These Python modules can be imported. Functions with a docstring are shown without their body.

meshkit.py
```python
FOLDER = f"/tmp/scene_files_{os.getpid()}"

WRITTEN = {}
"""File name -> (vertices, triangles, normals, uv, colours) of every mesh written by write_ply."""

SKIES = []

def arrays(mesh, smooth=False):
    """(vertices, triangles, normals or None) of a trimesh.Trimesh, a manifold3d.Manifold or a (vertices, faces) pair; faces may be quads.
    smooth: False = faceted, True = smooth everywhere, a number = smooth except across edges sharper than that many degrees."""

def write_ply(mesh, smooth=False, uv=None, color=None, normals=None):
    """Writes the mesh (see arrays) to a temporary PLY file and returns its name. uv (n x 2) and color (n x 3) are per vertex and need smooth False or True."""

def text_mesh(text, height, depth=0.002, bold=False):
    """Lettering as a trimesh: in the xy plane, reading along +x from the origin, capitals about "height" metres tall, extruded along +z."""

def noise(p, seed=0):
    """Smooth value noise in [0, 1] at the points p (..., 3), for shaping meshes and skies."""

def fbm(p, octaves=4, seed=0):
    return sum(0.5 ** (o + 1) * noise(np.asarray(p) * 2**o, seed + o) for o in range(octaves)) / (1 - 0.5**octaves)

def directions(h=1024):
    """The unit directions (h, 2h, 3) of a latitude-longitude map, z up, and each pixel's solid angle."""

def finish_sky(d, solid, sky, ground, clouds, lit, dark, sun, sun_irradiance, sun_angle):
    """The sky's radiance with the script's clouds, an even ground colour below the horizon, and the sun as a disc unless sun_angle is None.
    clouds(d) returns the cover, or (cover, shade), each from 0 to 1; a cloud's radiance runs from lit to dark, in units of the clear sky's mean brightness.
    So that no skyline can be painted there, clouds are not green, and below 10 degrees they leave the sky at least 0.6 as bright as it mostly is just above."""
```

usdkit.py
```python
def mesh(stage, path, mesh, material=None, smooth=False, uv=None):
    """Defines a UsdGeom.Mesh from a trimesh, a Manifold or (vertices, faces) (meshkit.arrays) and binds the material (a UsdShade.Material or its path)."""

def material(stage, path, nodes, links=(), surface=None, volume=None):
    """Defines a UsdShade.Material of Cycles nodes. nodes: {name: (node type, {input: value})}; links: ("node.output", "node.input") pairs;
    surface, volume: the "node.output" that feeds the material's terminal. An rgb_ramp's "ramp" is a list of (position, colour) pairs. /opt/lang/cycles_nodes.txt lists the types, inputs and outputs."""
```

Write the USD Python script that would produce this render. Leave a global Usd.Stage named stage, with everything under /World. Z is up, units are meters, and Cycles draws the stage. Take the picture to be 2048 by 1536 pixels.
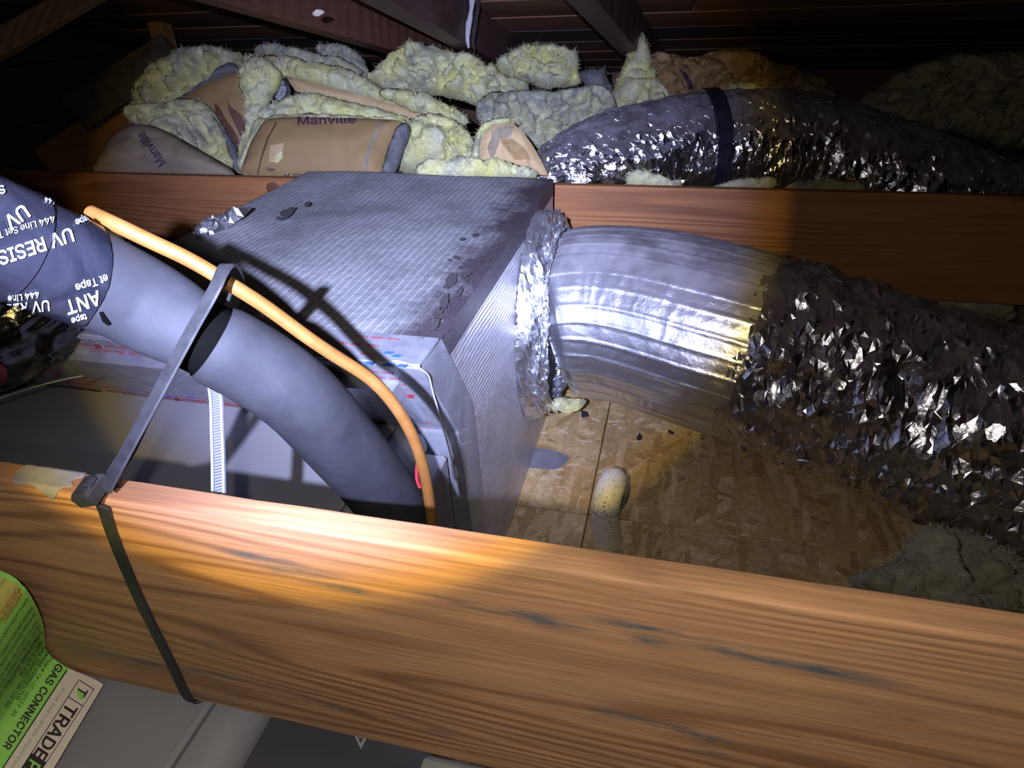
import math, random
import numpy as np, trimesh, manifold3d as m3, usdkit, meshkit
from scipy.spatial import Delaunay
from scipy.interpolate import PchipInterpolator, CubicSpline
import shapely, shapely.geometry as sg
from pxr import Usd, UsdGeom, UsdLux, Gf, Sdf, UsdShade

stage = Usd.Stage.CreateInMemory()
UsdGeom.SetStageUpAxis(stage, "Z"); UsdGeom.SetStageMetersPerUnit(stage, 1.0)
UsdGeom.Xform.Define(stage, "/World"); UsdGeom.Scope.Define(stage, "/World/Looks")
rng = np.random.default_rng(7)

# ------------------------------------------------------------------ camera, light
F, PITCH, ROLL, YAW, CAMZ = 1293.4, .558, -.0459, .2612, .1699
fw = np.array([-math.sin(YAW)*math.cos(PITCH), math.cos(YAW)*math.cos(PITCH), -math.sin(PITCH)])
rt = np.array([math.cos(YAW), math.sin(YAW), 0]); up = np.cross(rt, fw)
RT = rt*math.cos(ROLL)+up*math.sin(ROLL); UP = np.cross(RT, fw); FW = fw; O = np.array([0, 0, CAMZ])
cam = UsdGeom.Camera.Define(stage, "/World/camera")
cam.AddTransformOp().Set(Gf.Matrix4d(*RT, 0, *UP, 0, *(-FW), 0, *O, 1))
cam.CreateFocalLengthAttr(24.0); cam.CreateHorizontalApertureAttr(24.0*2048/F); cam.CreateVerticalApertureAttr(24.0*1536/F)
cam.CreateClippingRangeAttr((.02, 100)); cam.CreateExposureAttr(0.0)
LPOS = np.array([-.028, -.1, .232]); LAX = np.array([-.286, .898, -.334])
def spot(name, color, power, angle, soft, radius=.004, pos=LPOS, axis=LAX):
    l = UsdLux.SphereLight.Define(stage, "/World/" + name)
    z = -axis/np.linalg.norm(axis); x = np.cross([0, 0, 1.], z); x /= np.linalg.norm(x); y = np.cross(z, x)
    l.AddTransformOp().Set(Gf.Matrix4d(*x, 0, *y, 0, *z, 0, *pos, 1))
    l.CreateRadiusAttr(radius); l.CreateColorAttr(Gf.Vec3f(*color)); l.CreateIntensityAttr(power)
    l.CreateNormalizeAttr(True)
    if angle:
        s = UsdLux.ShapingAPI.Apply(l.GetPrim()); s.CreateShapingConeAngleAttr(angle); s.CreateShapingConeSoftnessAttr(soft)
spot("flashlight_beam", (.36, .49, 1.28), 8.2, 25.4, .30)
spot("flashlight_rim", (.46, .33, .05), 7.0, 26.8, .12)
spot("flashlight_core", (.63, .73, 1.15), 23.0, 23.5, 1.0)
spot("phone_light", (1.0, .93, .87), .68, 85, .5, .003, O-RT*.022+UP*.006, FW)
spot("flashlight_spill", (1.0, .93, .87), .16, 80, .6)

# ------------------------------------------------------------------ geometry helpers
def ray(px, py): return RT*(px-1024)/F-UP*(py-768)/F+FW
def az(px, py, z): d = ray(px, py); return O+d*(z-CAMZ)/d[2]
def aY(px, py, y): d = ray(px, py); return O+d*y/d[1]
def aX(px, py, x): d = ray(px, py); return O+d*x/d[0]
def ad(px, py, t): return O+ray(px, py)*t
def apl(px, py, p, n): d = ray(px, py); return O+d*(np.dot(p-O, n)/np.dot(d, n))
def nrm(v): v = np.asarray(v, float); return v/np.linalg.norm(v)
def cat(*m): return trimesh.util.concatenate([x for x in m if x is not None])
def man(m): m = m.to_mesh(); return trimesh.Trimesh(m.vert_properties[:, :3], m.tri_verts, process=False)
def bbox(lo, hi, r=.0015):
    lo, hi = np.minimum(lo, hi), np.maximum(lo, hi); r = min(r, (hi-lo).min()*.45)
    pts = []
    for c in np.ndindex(2, 2, 2):
        q = np.where(np.array(c) == 0, lo, hi)
        for a in range(3):
            w = q.copy()
            for b in range(3):
                if b != a: w[b] += r*(1 if c[b] == 0 else -1)
            pts.append(w)
    return man(m3.Manifold.hull_points(np.array(pts)))
def hull(pts): return man(m3.Manifold.hull_points(np.array(pts, float)))
def obox(c, ax, ay, az_, sx, sy, sz, r=.001):
    m = bbox([-sx/2, -sy/2, -sz/2], [sx/2, sy/2, sz/2], r); T = np.eye(4); T[:3, 0], T[:3, 1], T[:3, 2], T[:3, 3] = ax, ay, az_, c
    m.apply_transform(T); return m
def smooth_path(P, n):
    P = np.asarray(P, float); d = np.r_[0, np.cumsum(np.linalg.norm(np.diff(P[:, :3], axis=0), axis=1))]
    s = np.linspace(0, d[-1], n); return (CubicSpline(d, P)(s) if len(P) > 2 else PchipInterpolator(d, P)(s)), s
def frames(P):
    t = np.gradient(P, axis=0); t /= np.linalg.norm(t, axis=1, keepdims=True)
    n = np.zeros_like(P); a = np.array([0, 0, 1.]) if abs(t[0][2]) < .95 else np.array([0, 1., 0])
    for i in range(len(P)):
        a = a-t[i]*np.dot(a, t[i]); a /= np.linalg.norm(a); n[i] = a
    return t, n, np.cross(t, n)
def tube(PR, n=80, sides=24, disp=None, caps=True, spline=True):
    """PR: rows x y z r. phi=0 is up. disp(s, phi, P) -> radial offset."""
    Q, s = smooth_path(PR, n) if spline else (np.asarray(PR, float), np.r_[0, np.cumsum(np.linalg.norm(np.diff(np.asarray(PR)[:, :3], axis=0), axis=1))])
    P, R = Q[:, :3], Q[:, 3]; t, u, v = frames(P); n = len(P)
    ph = np.arange(sides)*2*np.pi/sides; S, PH = np.meshgrid(s, ph, indexing="ij")
    rad = R[:, None]+(disp(S, PH) if disp else 0)
    V = P[:, None]+rad[..., None]*(np.cos(PH)[..., None]*u[:, None]+np.sin(PH)[..., None]*v[:, None])
    i, j = np.meshgrid(np.arange(n-1), np.arange(sides), indexing="ij"); k = (j+1) % sides
    f = np.stack([i*sides+j, i*sides+k, (i+1)*sides+k, (i+1)*sides+j], -1).reshape(-1, 4)
    f = np.vstack([f[:, [0, 1, 2]], f[:, [0, 2, 3]]]); V = V.reshape(-1, 3)
    if caps:
        a, b = len(V), len(V)+1; V = np.vstack([V, P[0], P[-1]]); j = np.arange(sides); k = (j+1) % sides
        f = np.vstack([f, np.c_[np.full(sides, a), k, j], np.c_[np.full(sides, b), (n-1)*sides+j, (n-1)*sides+k]])
    m = trimesh.Trimesh(V, f, process=False)
    if m.volume < 0: m.invert()
    return m
def ribbon(P, N, w, th, n=60, wave=None):
    """strap along P (spline) with face normals N, width w, thickness th."""
    P0_ = np.asarray(P, float); d0 = np.r_[0, np.cumsum(np.linalg.norm(np.diff(P0_, axis=0), axis=1))]; s = np.linspace(0, d0[-1], n); P = PchipInterpolator(d0, P0_)(s)
    N = np.stack([np.interp(s, d0, np.asarray(N, float)[:, k]) for k in range(3)], 1)
    t = np.gradient(P, axis=0); t /= np.linalg.norm(t, axis=1, keepdims=True)
    N = N-t*(N*t).sum(1, keepdims=True); N /= np.linalg.norm(N, axis=1, keepdims=True); B = np.cross(t, N)
    c = [(-.5, 0), (-.42, .5), (.42, .5), (.5, 0), (.42, -.5), (-.42, -.5)]
    V = np.stack([P+B*(w*a)+N*(th*b) for a, b in c], 1); m = len(c)
    i, j = np.meshgrid(np.arange(n-1), np.arange(m), indexing="ij"); k = (j+1) % m
    f = np.stack([i*m+j, i*m+k, (i+1)*m+k, (i+1)*m+j], -1).reshape(-1, 4); f = np.vstack([f[:, [0, 1, 2]], f[:, [0, 2, 3]]])
    f = np.vstack([f, [[0, j+1, j] for j in range(1, m-1)], [[(n-1)*m, (n-1)*m+j, (n-1)*m+j+1] for j in range(1, m-1)]])
    r = trimesh.Trimesh(V.reshape(-1, 3), f, process=False); r.fix_normals(); return r
def inflate(poly2, T, back, R, res, amp, freq, seed, jitter=0., shape=None, round_=1., fluff=0.):
    """closed cushion over a 2-D polygon: front rises T within R of the rim; fbm relief of size amp."""
    pg = sg.Polygon(poly2).buffer(0)
    if pg.geom_type != "Polygon": pg = max(pg.geoms, key=lambda g: g.area)
    L = pg.exterior.length; k = max(12, int(L/res)); B = np.array([pg.exterior.interpolate(i*L/k).coords[0] for i in range(k)])
    if jitter:
        c = B.mean(0); B3 = np.c_[B*freq*2.2, np.full(k, seed*3.1)]
        B = B+(np.stack([meshkit.fbm(B3, 3, seed), meshkit.fbm(B3+9, 3, seed+5)], 1)-.5)*2*jitter
        pg = sg.Polygon(B).buffer(0)
        if pg.geom_type != "Polygon": pg = max(pg.geoms, key=lambda g: g.area)
    x0, y0, x1, y1 = pg.bounds; X, Y = np.meshgrid(np.arange(x0, x1, res), np.arange(y0, y1, res*.87)); X[1::2] += res/2
    G = np.c_[X.ravel(), Y.ravel()]; pts = shapely.points(G); inn = shapely.contains(pg, pts); dist = shapely.distance(pts, pg.exterior)
    G = G[inn & (dist > res*.6)]; A = np.vstack([B, G]); nb = len(B)
    tri = Delaunay(A).simplices; cc = A[tri].mean(1); tri = tri[shapely.contains(pg, shapely.points(cc))]
    d = np.r_[np.zeros(nb), shapely.distance(shapely.points(G), pg.exterior)] if len(G) else np.zeros(nb)
    q = np.clip(d/R, 0, 1); h = np.sqrt(np.clip(1-(1-q)**2, 0, 1))**round_
    wq = np.stack([meshkit.fbm(np.c_[A*freq*.7, np.full(len(A), seed*1.1)], 2, seed+21), meshkit.fbm(np.c_[A*freq*.7+7, np.full(len(A), seed*1.1)], 2, seed+22)], 1)-.5
    Aw = A+wq*fluff/freq*1.6
    nz = meshkit.fbm(np.c_[Aw*freq, np.full(len(A), seed*1.7)], 4, seed)-.5
    nz2 = np.abs(meshkit.fbm(np.c_[Aw*freq*1.5+5, np.full(len(A), seed*2.3)], 3, seed+11)-.5)
    nz3 = meshkit.fbm(np.c_[A*freq*7, np.full(len(A), seed*.7)], 2, seed+31)-.5
    front = h*(T+amp*2.6*nz-amp*1.3*np.clip(.10-nz2, 0, 1)/.10)+np.minimum(h*3, 1)*fluff*amp*.55*nz3
    if shape is not None: front = front+h*shape(A)
    bk = -back*np.sqrt(np.clip(1-(1-q)**2, 0, 1))
    e1 = tri[:, [1, 0, 2]]; cr = np.cross(A[tri[:, 1]]-A[tri[:, 0]], A[tri[:, 2]]-A[tri[:, 0]]); tri = np.where((cr > 0)[:, None], tri, e1)
    n = len(A); m = np.arange(n); m2 = m.copy(); m2[nb:] = np.arange(n, n+n-nb)
    V = np.vstack([np.c_[A, front], np.c_[A[nb:], bk[nb:]]])
    return trimesh.Trimesh(V, np.vstack([tri, m2[tri][:, ::-1]]), process=False)
U0 = np.array([math.cos(YAW), math.sin(YAW), 0]); A0 = np.array([-math.sin(YAW), math.cos(YAW), 0])
def lump(px, d, T=.05, back=.05, R=None, res=.006, amp=.012, freq=22, seed=1, jitter=.004, lean=20, pull=0, **kw):
    """cushion whose rim is seen at the given outline and that stands, leaning back, at distance d."""
    px = np.asarray(px, float); c = ad(*px.mean(0), d); l = math.radians(lean)
    v = np.array([0, 0, 1])*math.cos(l)+A0*math.sin(l); n = np.cross(U0, v)
    P = np.array([apl(x, y, c, n) for x, y in px])-c
    m = inflate(np.c_[P@U0, P@v], T, back, R or T*1.3, res, amp, freq, seed, jitter, **kw)
    m.vertices = c+m.vertices[:, :1]*U0+m.vertices[:, 1:2]*v+m.vertices[:, 2:]*n; return m
def rounded(px, k=2):
    """Chaikin-smoothed outline."""
    P = np.asarray(px, float)
    for _ in range(k):
        Q = np.roll(P, -1, 0); P = np.stack([P*.75+Q*.25, P*.25+Q*.75], 1).reshape(-1, 2)
    return P
def sheet_on(poly, plane_p, plane_n, off=.0004, th=.0004):
    """thin flake lying on a plane; poly in pixels."""
    n = nrm(plane_n); P = np.array([apl(x, y, plane_p, n) for x, y in poly]); u = nrm(np.cross(n, [.3, .9, .1])); v = np.cross(n, u)
    pg = sg.Polygon(np.c_[(P-P[0])@u, (P-P[0])@v]).buffer(0)
    if pg.geom_type != "Polygon": pg = max(pg.geoms, key=lambda g: g.area)
    m = trimesh.creation.extrude_polygon(pg, th, engine="earcut")
    m.vertices = P[0]+m.vertices[:, :1]*u+m.vertices[:, 1:2]*v+(m.vertices[:, 2:]+off)*n; return m
def conform(m2, fmap, target, off=.0003, th=.0002):
    """lay a flat mesh (x, y = pixel-space via fmap, z>0 = top) onto the surface `target`."""
    V = np.array(m2.vertices); q = np.array([fmap(x, y) for x, y in V[:, :2]])
    D = np.array([ray(x, y) for x, y in q]); loc, ir, it = target.ray.intersects_location(np.repeat(O[None], len(D), 0), D, multiple_hits=False)
    out = np.full((len(V), 3), np.nan); nn = np.zeros((len(V), 3)); out[ir] = loc; nn[ir] = target.face_normals[it]
    s = np.sign(-(nn*D).sum(1)); s[s == 0] = 1; nn *= s[:, None]
    out = out+nn*(off+np.where(V[:, 2] > 1e-6, th, 0))[:, None]
    ok = ~np.isnan(out).any(1); f = m2.faces[ok[m2.faces].all(1)]
    if not len(f): return None
    r = trimesh.Trimesh(np.nan_to_num(out), f, process=False); r.remove_unreferenced_vertices(); return r
def text_on(txt, p0, direction, h, target, off=.0003, bold=True, stretch=1., sub=None):
    m = meshkit.text_mesh(txt, 1.0, .02, bold); d = nrm(direction); u = np.array([d[1], -d[0]])
    if sub: m = m.subdivide_to_size(sub, max_iter=8)
    return conform(m, lambda x, y: np.asarray(p0)+d*x*h*stretch+u*y*h, target, off)
def patch_on(px, target, off=.0003, th=.0003, size=12):
    pg = sg.Polygon(px).buffer(0)
    if pg.geom_type != "Polygon": pg = max(pg.geoms, key=lambda g: g.area)
    m = trimesh.creation.extrude_polygon(pg, .02, engine="earcut").subdivide_to_size(size, max_iter=9)
    return conform(m, lambda x, y: (x, y), target, off, th)
def text_plane(txt, p, dx, dy, h, off=.0004, bold=True):
    m = meshkit.text_mesh(txt, h, .0002, bold); n = np.cross(dx, dy); V = m.vertices
    m.vertices = p+V[:, :1]*dx+V[:, 1:2]*dy+n*off+V[:, 2:]*n; return m

# ------------------------------------------------------------------ scene helpers
LOC = {}
def numbered(parent, name):
    k = 0
    while True:
        p = f"{parent}/{name}" + (f"_{k:03d}" if k else "")
        if not stage.GetPrimAtPath(p): return p
        k += 1
def tag(prim, label=None, category=None, group=None, kind=None):
    for k, v in (("label", label), ("category", category), ("group", group), ("kind", kind)):
        if v: prim.SetCustomDataByKey(k, v)
def thing(name, label, category, loc=(0, 0, 0), group=None, kind=None):
    p = numbered("/World", name); x = UsdGeom.Xform.Define(stage, p); x.AddTranslateOp().Set(Gf.Vec3d(*map(float, loc))); LOC[p] = np.asarray(loc, float)
    tag(x.GetPrim(), label, category, group, kind); return p
def obj(name, mesh, mat, parent=None, label=None, smooth=35, **kw):
    par = parent or "/World"; p = numbered(par, name)
    if parent: base = LOC[parent]
    else:
        lo, hi = mesh.bounds; base = np.array([(lo[0]+hi[0])/2, (lo[1]+hi[1])/2, lo[2]])
    mesh = mesh.copy(); mesh.vertices = mesh.vertices-base
    g = usdkit.mesh(stage, p, mesh, mat, smooth=smooth); LOC[p] = base
    if not parent: g.AddTranslateOp().Set(Gf.Vec3d(*map(float, base)))
    tag(g.GetPrim(), label, **kw); return p
def base_of(m): lo, hi = m.bounds; return [(lo[0]+hi[0])/2, (lo[1]+hi[1])/2, lo[2]]
def mat(name, nodes, links, surface="p.BSDF"): return usdkit.material(stage, "/World/Looks/"+name, nodes, links, surface=surface)
def plain(name, col, rough=.5, metal=0., **kw): return mat(name, {"p": ("principled_bsdf", dict(base_color=col, roughness=rough, metallic=metal, **kw))}, [])
def bumpy(name, c1, c2, scale=200, rough=.5, metal=0., bump=.3, dist=.001, detail=4, lo=.35, hi=.65, stretch=(1, 1, 1), **kw):
    return mat(name, {"g": ("geometry", {}), "m": ("mapping", {"scale": stretch}), "n": ("noise_texture", {"scale": scale, "detail": detail, "roughness": .6}), "r": ("rgb_ramp", {"ramp": [(lo, c1), (hi, c2)]}),
        "b": ("bump", {"strength": bump, "distance": dist}), "p": ("principled_bsdf", dict(roughness=rough, metallic=metal, **kw))},
        [("g.position", "m.vector"), ("m.vector", "n.vector"), ("n.fac", "r.fac"), ("r.color", "p.base_color"), ("n.fac", "b.height"), ("b.normal", "p.normal")])

def wood(name, light, dark, pitch=.0021, amp=28., stain=(.16, .17, .18), stain_amt=.8, rough=.6, axis="z", fib=.35, seedoff=0., along="x", lf=5., marks=()):
    """sawn timber: growth rings drawn out along X, fibre streaks, grey-blue stains."""
    sc = (lf, 5, 14) if along == "x" else (14, lf, 5)
    fs = (14, 420, 520) if along == "x" else (420, 14, 520)
    ss = (22, 30, 150) if along == "x" else (30, 22, 150)
    N = {"g": ("geometry", {}), "off": ("vector_math", {"math_type": "add", "vector2": (seedoff, seedoff*.7, seedoff*.3)}),
        "m1": ("mapping", {"scale": sc}), "n1": ("noise_texture", {"scale": 1.0, "detail": 2.5, "roughness": .5}),
        "sx": ("separate_xyz", {}), "a": ("math", {"math_type": "multiply", "value2": 2*math.pi/pitch}),
        "na": ("math", {"math_type": "multiply_add", "value2": amp}), "s": ("math", {"math_type": "sine"}),
        "sr": ("map_range", {"from_min": -1., "from_max": 1., "to_min": 0., "to_max": 1.}), "pw": ("math", {"math_type": "power", "value2": 1.8}),
        "m2": ("mapping", {"scale": fs}), "n2": ("noise_texture", {"scale": 1.0, "detail": 3, "roughness": .65}),
        "m3": ("mapping", {"scale": (3.5, 3.5, 9)}), "n3": ("noise_texture", {"scale": 1.0, "detail": 2}),
        "gm": ("math", {"math_type": "multiply"}), "gr": ("map_range", {"from_min": .35, "from_max": .62, "to_min": .25, "to_max": .95, "clamp": True}),
        "c1": ("mix_color", {"a": light, "b": dark}), "fr": ("map_range", {"from_min": .3, "from_max": .7, "to_min": 0, "to_max": fib, "clamp": True}),
        "c2": ("mix_color", {"b": tuple(x*.45 for x in dark)}),
        "m4": ("mapping", {"scale": ss}), "n4": ("noise_texture", {"scale": 1.0, "detail": 4, "roughness": .7}), "st": ("map_range", {"from_min": .56, "from_max": .68, "to_min": 0, "to_max": 1, "clamp": True}),
        "m5": ("mapping", {"scale": (9, 9, 34)}), "n5": ("noise_texture", {"scale": 1.0, "detail": 1}), "sm": ("map_range", {"from_min": .56, "from_max": .66, "to_min": 0, "to_max": stain_amt, "clamp": True}),
        "sa": ("math", {"math_type": "multiply"}), "c3": ("mix_color", {"b": stain}),
        "b": ("bump", {"strength": .25, "distance": .0006}), "p": ("principled_bsdf", {"roughness": rough, "specular_ior_level": .3})}
    Lk = [("g.position", "off.vector1")] + [("off.vector", f"m{i}.vector") for i in range(1, 6)] + [(f"m{i}.vector", f"n{i}.vector") for i in range(1, 6)] + [
        ("off.vector", "sx.vector"), (f"sx.{axis}", "a.value1"), ("n1.fac", "na.value1"), ("a.value", "na.value3"), ("na.value", "s.value1"), ("s.value", "sr.value"), ("sr.result", "pw.value1"),
        ("n3.fac", "gr.value"), ("pw.value", "gm.value1"), ("gr.result", "gm.value2"), ("gm.value", "c1.fac"), ("c1.result", "c2.a"), ("n2.fac", "fr.value"), ("fr.result", "c2.fac"),
        ("n4.fac", "st.value"), ("n5.fac", "sm.value"), ("st.result", "sa.value1"), ("sm.result", "sa.value2"), ("sa.value", "c3.fac"), ("c2.result", "c3.a"), ("c3.result", "p.base_color"),
        ("n2.fac", "b.height"), ("b.normal", "p.normal")]
    if marks:
        prev = "sa.value"
        for i, (x, z, rx, rz) in enumerate([(a, b, c*1.25, d*1.7) for a, b, c, d in marks]):
            N |= {f"km{i}": ("mapping", {"location": (-x/rx, 0, -z/rz), "scale": (1/rx, 0, 1/rz)}), f"kl{i}": ("vector_math", {"math_type": "length"}), f"kr{i}": ("map_range", {"from_min": .1, "from_max": 1., "to_min": .95, "to_max": 0., "clamp": True}), f"kx{i}": ("math", {"math_type": "maximum"})}
            Lk += [("g.position", f"km{i}.vector"), (f"km{i}.vector", f"kl{i}.vector1"), (f"kl{i}.value", f"kr{i}.value")]
            if i: Lk += [(f"kx{i-1}.value", f"kx{i}.value1"), (f"kr{i}.result", f"kx{i}.value2")]
            else: N["kx0"][1]["value2"] = 0.; Lk += [("kr0.result", "kx0.value1")]
        N |= {"kn": ("map_range", {"from_min": .40, "from_max": .60, "to_min": 0, "to_max": 1.3, "clamp": True}), "ka": ("math", {"math_type": "multiply", "use_clamp": True}), "kk": ("math", {"math_type": "maximum"})}
        Lk = [l for l in Lk if l != ("sa.value", "c3.fac")] + [("n4.fac", "kn.value"), ("kn.result", "ka.value1"), (f"kx{len(marks)-1}.value", "ka.value2"), ("ka.value", "kk.value1"), ("sa.value", "kk.value2"), ("kk.value", "c3.fac")]
    return mat(name, N, Lk)
def fm_(x, y, rx, rz): p = aY(x, y, .1501); return (p[0], p[2], rx, rz)
MARKS = [fm_(880, 1198, .022, .0022), fm_(980, 1220, .016, .002), fm_(1060, 1232, .016, .0022), fm_(1120, 1252, .02, .0025), fm_(1290, 1280, .02, .0025), fm_(1330, 1262, .03, .002), fm_(1600, 1335, .03, .003), fm_(520, 1115, .02, .002), fm_(620, 1150, .026, .0026), fm_(700, 1180, .02, .0022), fm_(545, 1380, .020, .0035), fm_(620, 1395, .024, .003), fm_(670, 1410, .016, .003), fm_(430, 1350, .03, .002), fm_(280, 1325, .025, .003), fm_(800, 1430, .006, .0015), fm_(870, 1465, .01, .002), fm_(180, 1300, .03, .003), fm_(1500, 1310, .03, .002)]
WOODN = wood("wood_near", (.60, .325, .155), (.30, .145, .072), pitch=.0085, amp=125, lf=1.3, fib=.55, marks=MARKS, stain=(.10, .11, .115))
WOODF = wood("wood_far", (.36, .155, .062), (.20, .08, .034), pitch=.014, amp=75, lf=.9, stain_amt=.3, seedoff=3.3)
WOODR = [wood(f"wood_roof_{i}", c, tuple(x*.55 for x in c), pitch=.4, amp=5, axis="y", stain_amt=.5, seedoff=i*2.7, fib=.2) for i, c in enumerate([(.26, .15, .085), (.21, .12, .075), (.13, .095, .075), (.29, .155, .085)])]
WOODD = wood("wood_rafter", (.12, .065, .06), (.06, .03, .03), pitch=.006, amp=14, along="y", axis="x", stain_amt=.5)
WOODP = wood("wood_post", (.30, .18, .10), (.18, .10, .05), pitch=.008, axis="x", amp=10)
DARKB = bumpy("grey_board", (.035, .032, .03), (.07, .063, .06), 40, .8)

def fiber(name, yel, pale, dirt, dirt_lo=.50, dirt_hi=.66):
    return mat(name, {"g": ("geometry", {}), "n1": ("noise_texture", {"scale": 16, "detail": 5, "roughness": .65}), "n2": ("noise_texture", {"scale": 19, "detail": 8, "roughness": .72, "distortion": 1.1}),
        "mp": ("mapping", {"scale": (1, 1, 1), "location": (3.1, 1.7, .4)}), "n3": ("noise_texture", {"scale": 240, "detail": 5, "roughness": .8}),
        "r1": ("map_range", {"from_min": .38, "from_max": .62, "to_min": 0., "to_max": 1., "clamp": True}), "r2": ("map_range", {"from_min": dirt_lo, "from_max": dirt_hi, "to_min": 0., "to_max": .85, "clamp": True}),
        "r3": ("map_range", {"from_min": .3, "from_max": .7, "to_min": .62, "to_max": 1.18}),
        "c1": ("mix_color", {"a": yel, "b": pale}), "c2": ("mix_color", {"b": dirt}), "c3": ("mix_color", {"blend_type": "multiply", "fac": 1.0}),
        "b": ("bump", {"strength": 1.0, "distance": .004}), "p": ("principled_bsdf", {"roughness": .95, "specular_ior_level": .1, "sheen_weight": .15})},
        [("g.position", "n1.vector"), ("g.position", "mp.vector"), ("mp.vector", "n2.vector"), ("g.position", "n3.vector"), ("n1.fac", "r1.value"), ("n2.fac", "r2.value"), ("n3.fac", "r3.value"),
         ("r1.result", "c1.fac"), ("c1.result", "c2.a"), ("r2.result", "c2.fac"), ("c2.result", "c3.a"), ("r3.result", "c3.b"), ("c3.result", "p.base_color"), ("n3.fac", "b.height"), ("b.normal", "p.normal")])
FIB = fiber("fiberglass", (.95, .93, .36), (.96, .96, .64), (.34, .34, .31), .53, .67)
FIBG = fiber("fiberglass_grey", (.80, .78, .44), (.78, .78, .60), (.28, .29, .30), .46, .63)
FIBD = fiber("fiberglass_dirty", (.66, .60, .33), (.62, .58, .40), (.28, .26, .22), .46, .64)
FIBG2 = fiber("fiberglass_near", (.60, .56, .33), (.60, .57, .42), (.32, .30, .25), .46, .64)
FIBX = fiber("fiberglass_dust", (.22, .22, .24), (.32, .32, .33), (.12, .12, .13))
KRAFT = bumpy("kraft_paper", (.29, .185, .075), (.355, .23, .097), 9, .7, bump=.15, dist=.002, lo=.3, hi=.7)
KRAFTL = bumpy("kraft_light", (.46, .32, .16), (.54, .38, .20), 14, .7, bump=.1)
KRAFTG = bumpy("kraft_dust_and_shade", (.22, .18, .13), (.32, .26, .17), 13, .8, bump=.2, stretch=(1, 1, 3.))  # dusty paper; also serves as painted shade in the flap fold
STAIN = plain("brown_stain", (.13, .055, .03), .7)
PURPLE = plain("purple_ink", (.075, .03, .06), .7)

def foil(name, col, rough, scale1, str1, scale2, str2, dust=.0, dustcol=(.34, .33, .36), up=(.35, .9), stretch=(1, 1, 1)):
    N = {"g": ("geometry", {}), "m": ("mapping", {"scale": stretch}), "v": ("voronoi_texture", {"scale": scale1, "feature": "f1"}), "n": ("noise_texture", {"scale": scale2, "detail": 4, "roughness": .6, "distortion": .5}),
        "b1": ("bump", {"strength": str1, "distance": .003}), "b2": ("bump", {"strength": str2, "distance": .001}), "sx": ("separate_xyz", {}), "ur": ("map_range", {"from_min": up[0], "from_max": up[1], "to_min": .04, "to_max": 1., "clamp": True}),
        "nd": ("noise_texture", {"scale": 30, "detail": 5}), "dr": ("map_range", {"from_min": .25, "from_max": .6, "to_min": .3, "to_max": 1., "clamp": True}), "dm": ("math", {"math_type": "multiply"}), "dk": ("math", {"math_type": "multiply", "value2": dust}),
        "p": ("principled_bsdf", {"base_color": col, "metallic": 1.0, "roughness": rough}), "d": ("principled_bsdf", {"base_color": dustcol, "roughness": .9, "specular_ior_level": .2}), "x": ("mix_closure", {})}
    return mat(name, N, [("g.position", "m.vector"), ("m.vector", "v.vector"), ("m.vector", "n.vector"), ("v.distance", "b1.height"), ("b1.normal", "b2.normal"), ("n.fac", "b2.height"), ("b2.normal", "p.normal"),
        ("g.normal", "sx.vector"), ("sx.z", "ur.value"), ("g.position", "nd.vector"), ("nd.fac", "dr.value"), ("ur.result", "dm.value1"), ("dr.result", "dm.value2"), ("dm.value", "dk.value1"), ("dk.value", "x.fac"), ("p.BSDF", "x.closure1"), ("d.BSDF", "x.closure2")], "x.closure")
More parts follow.
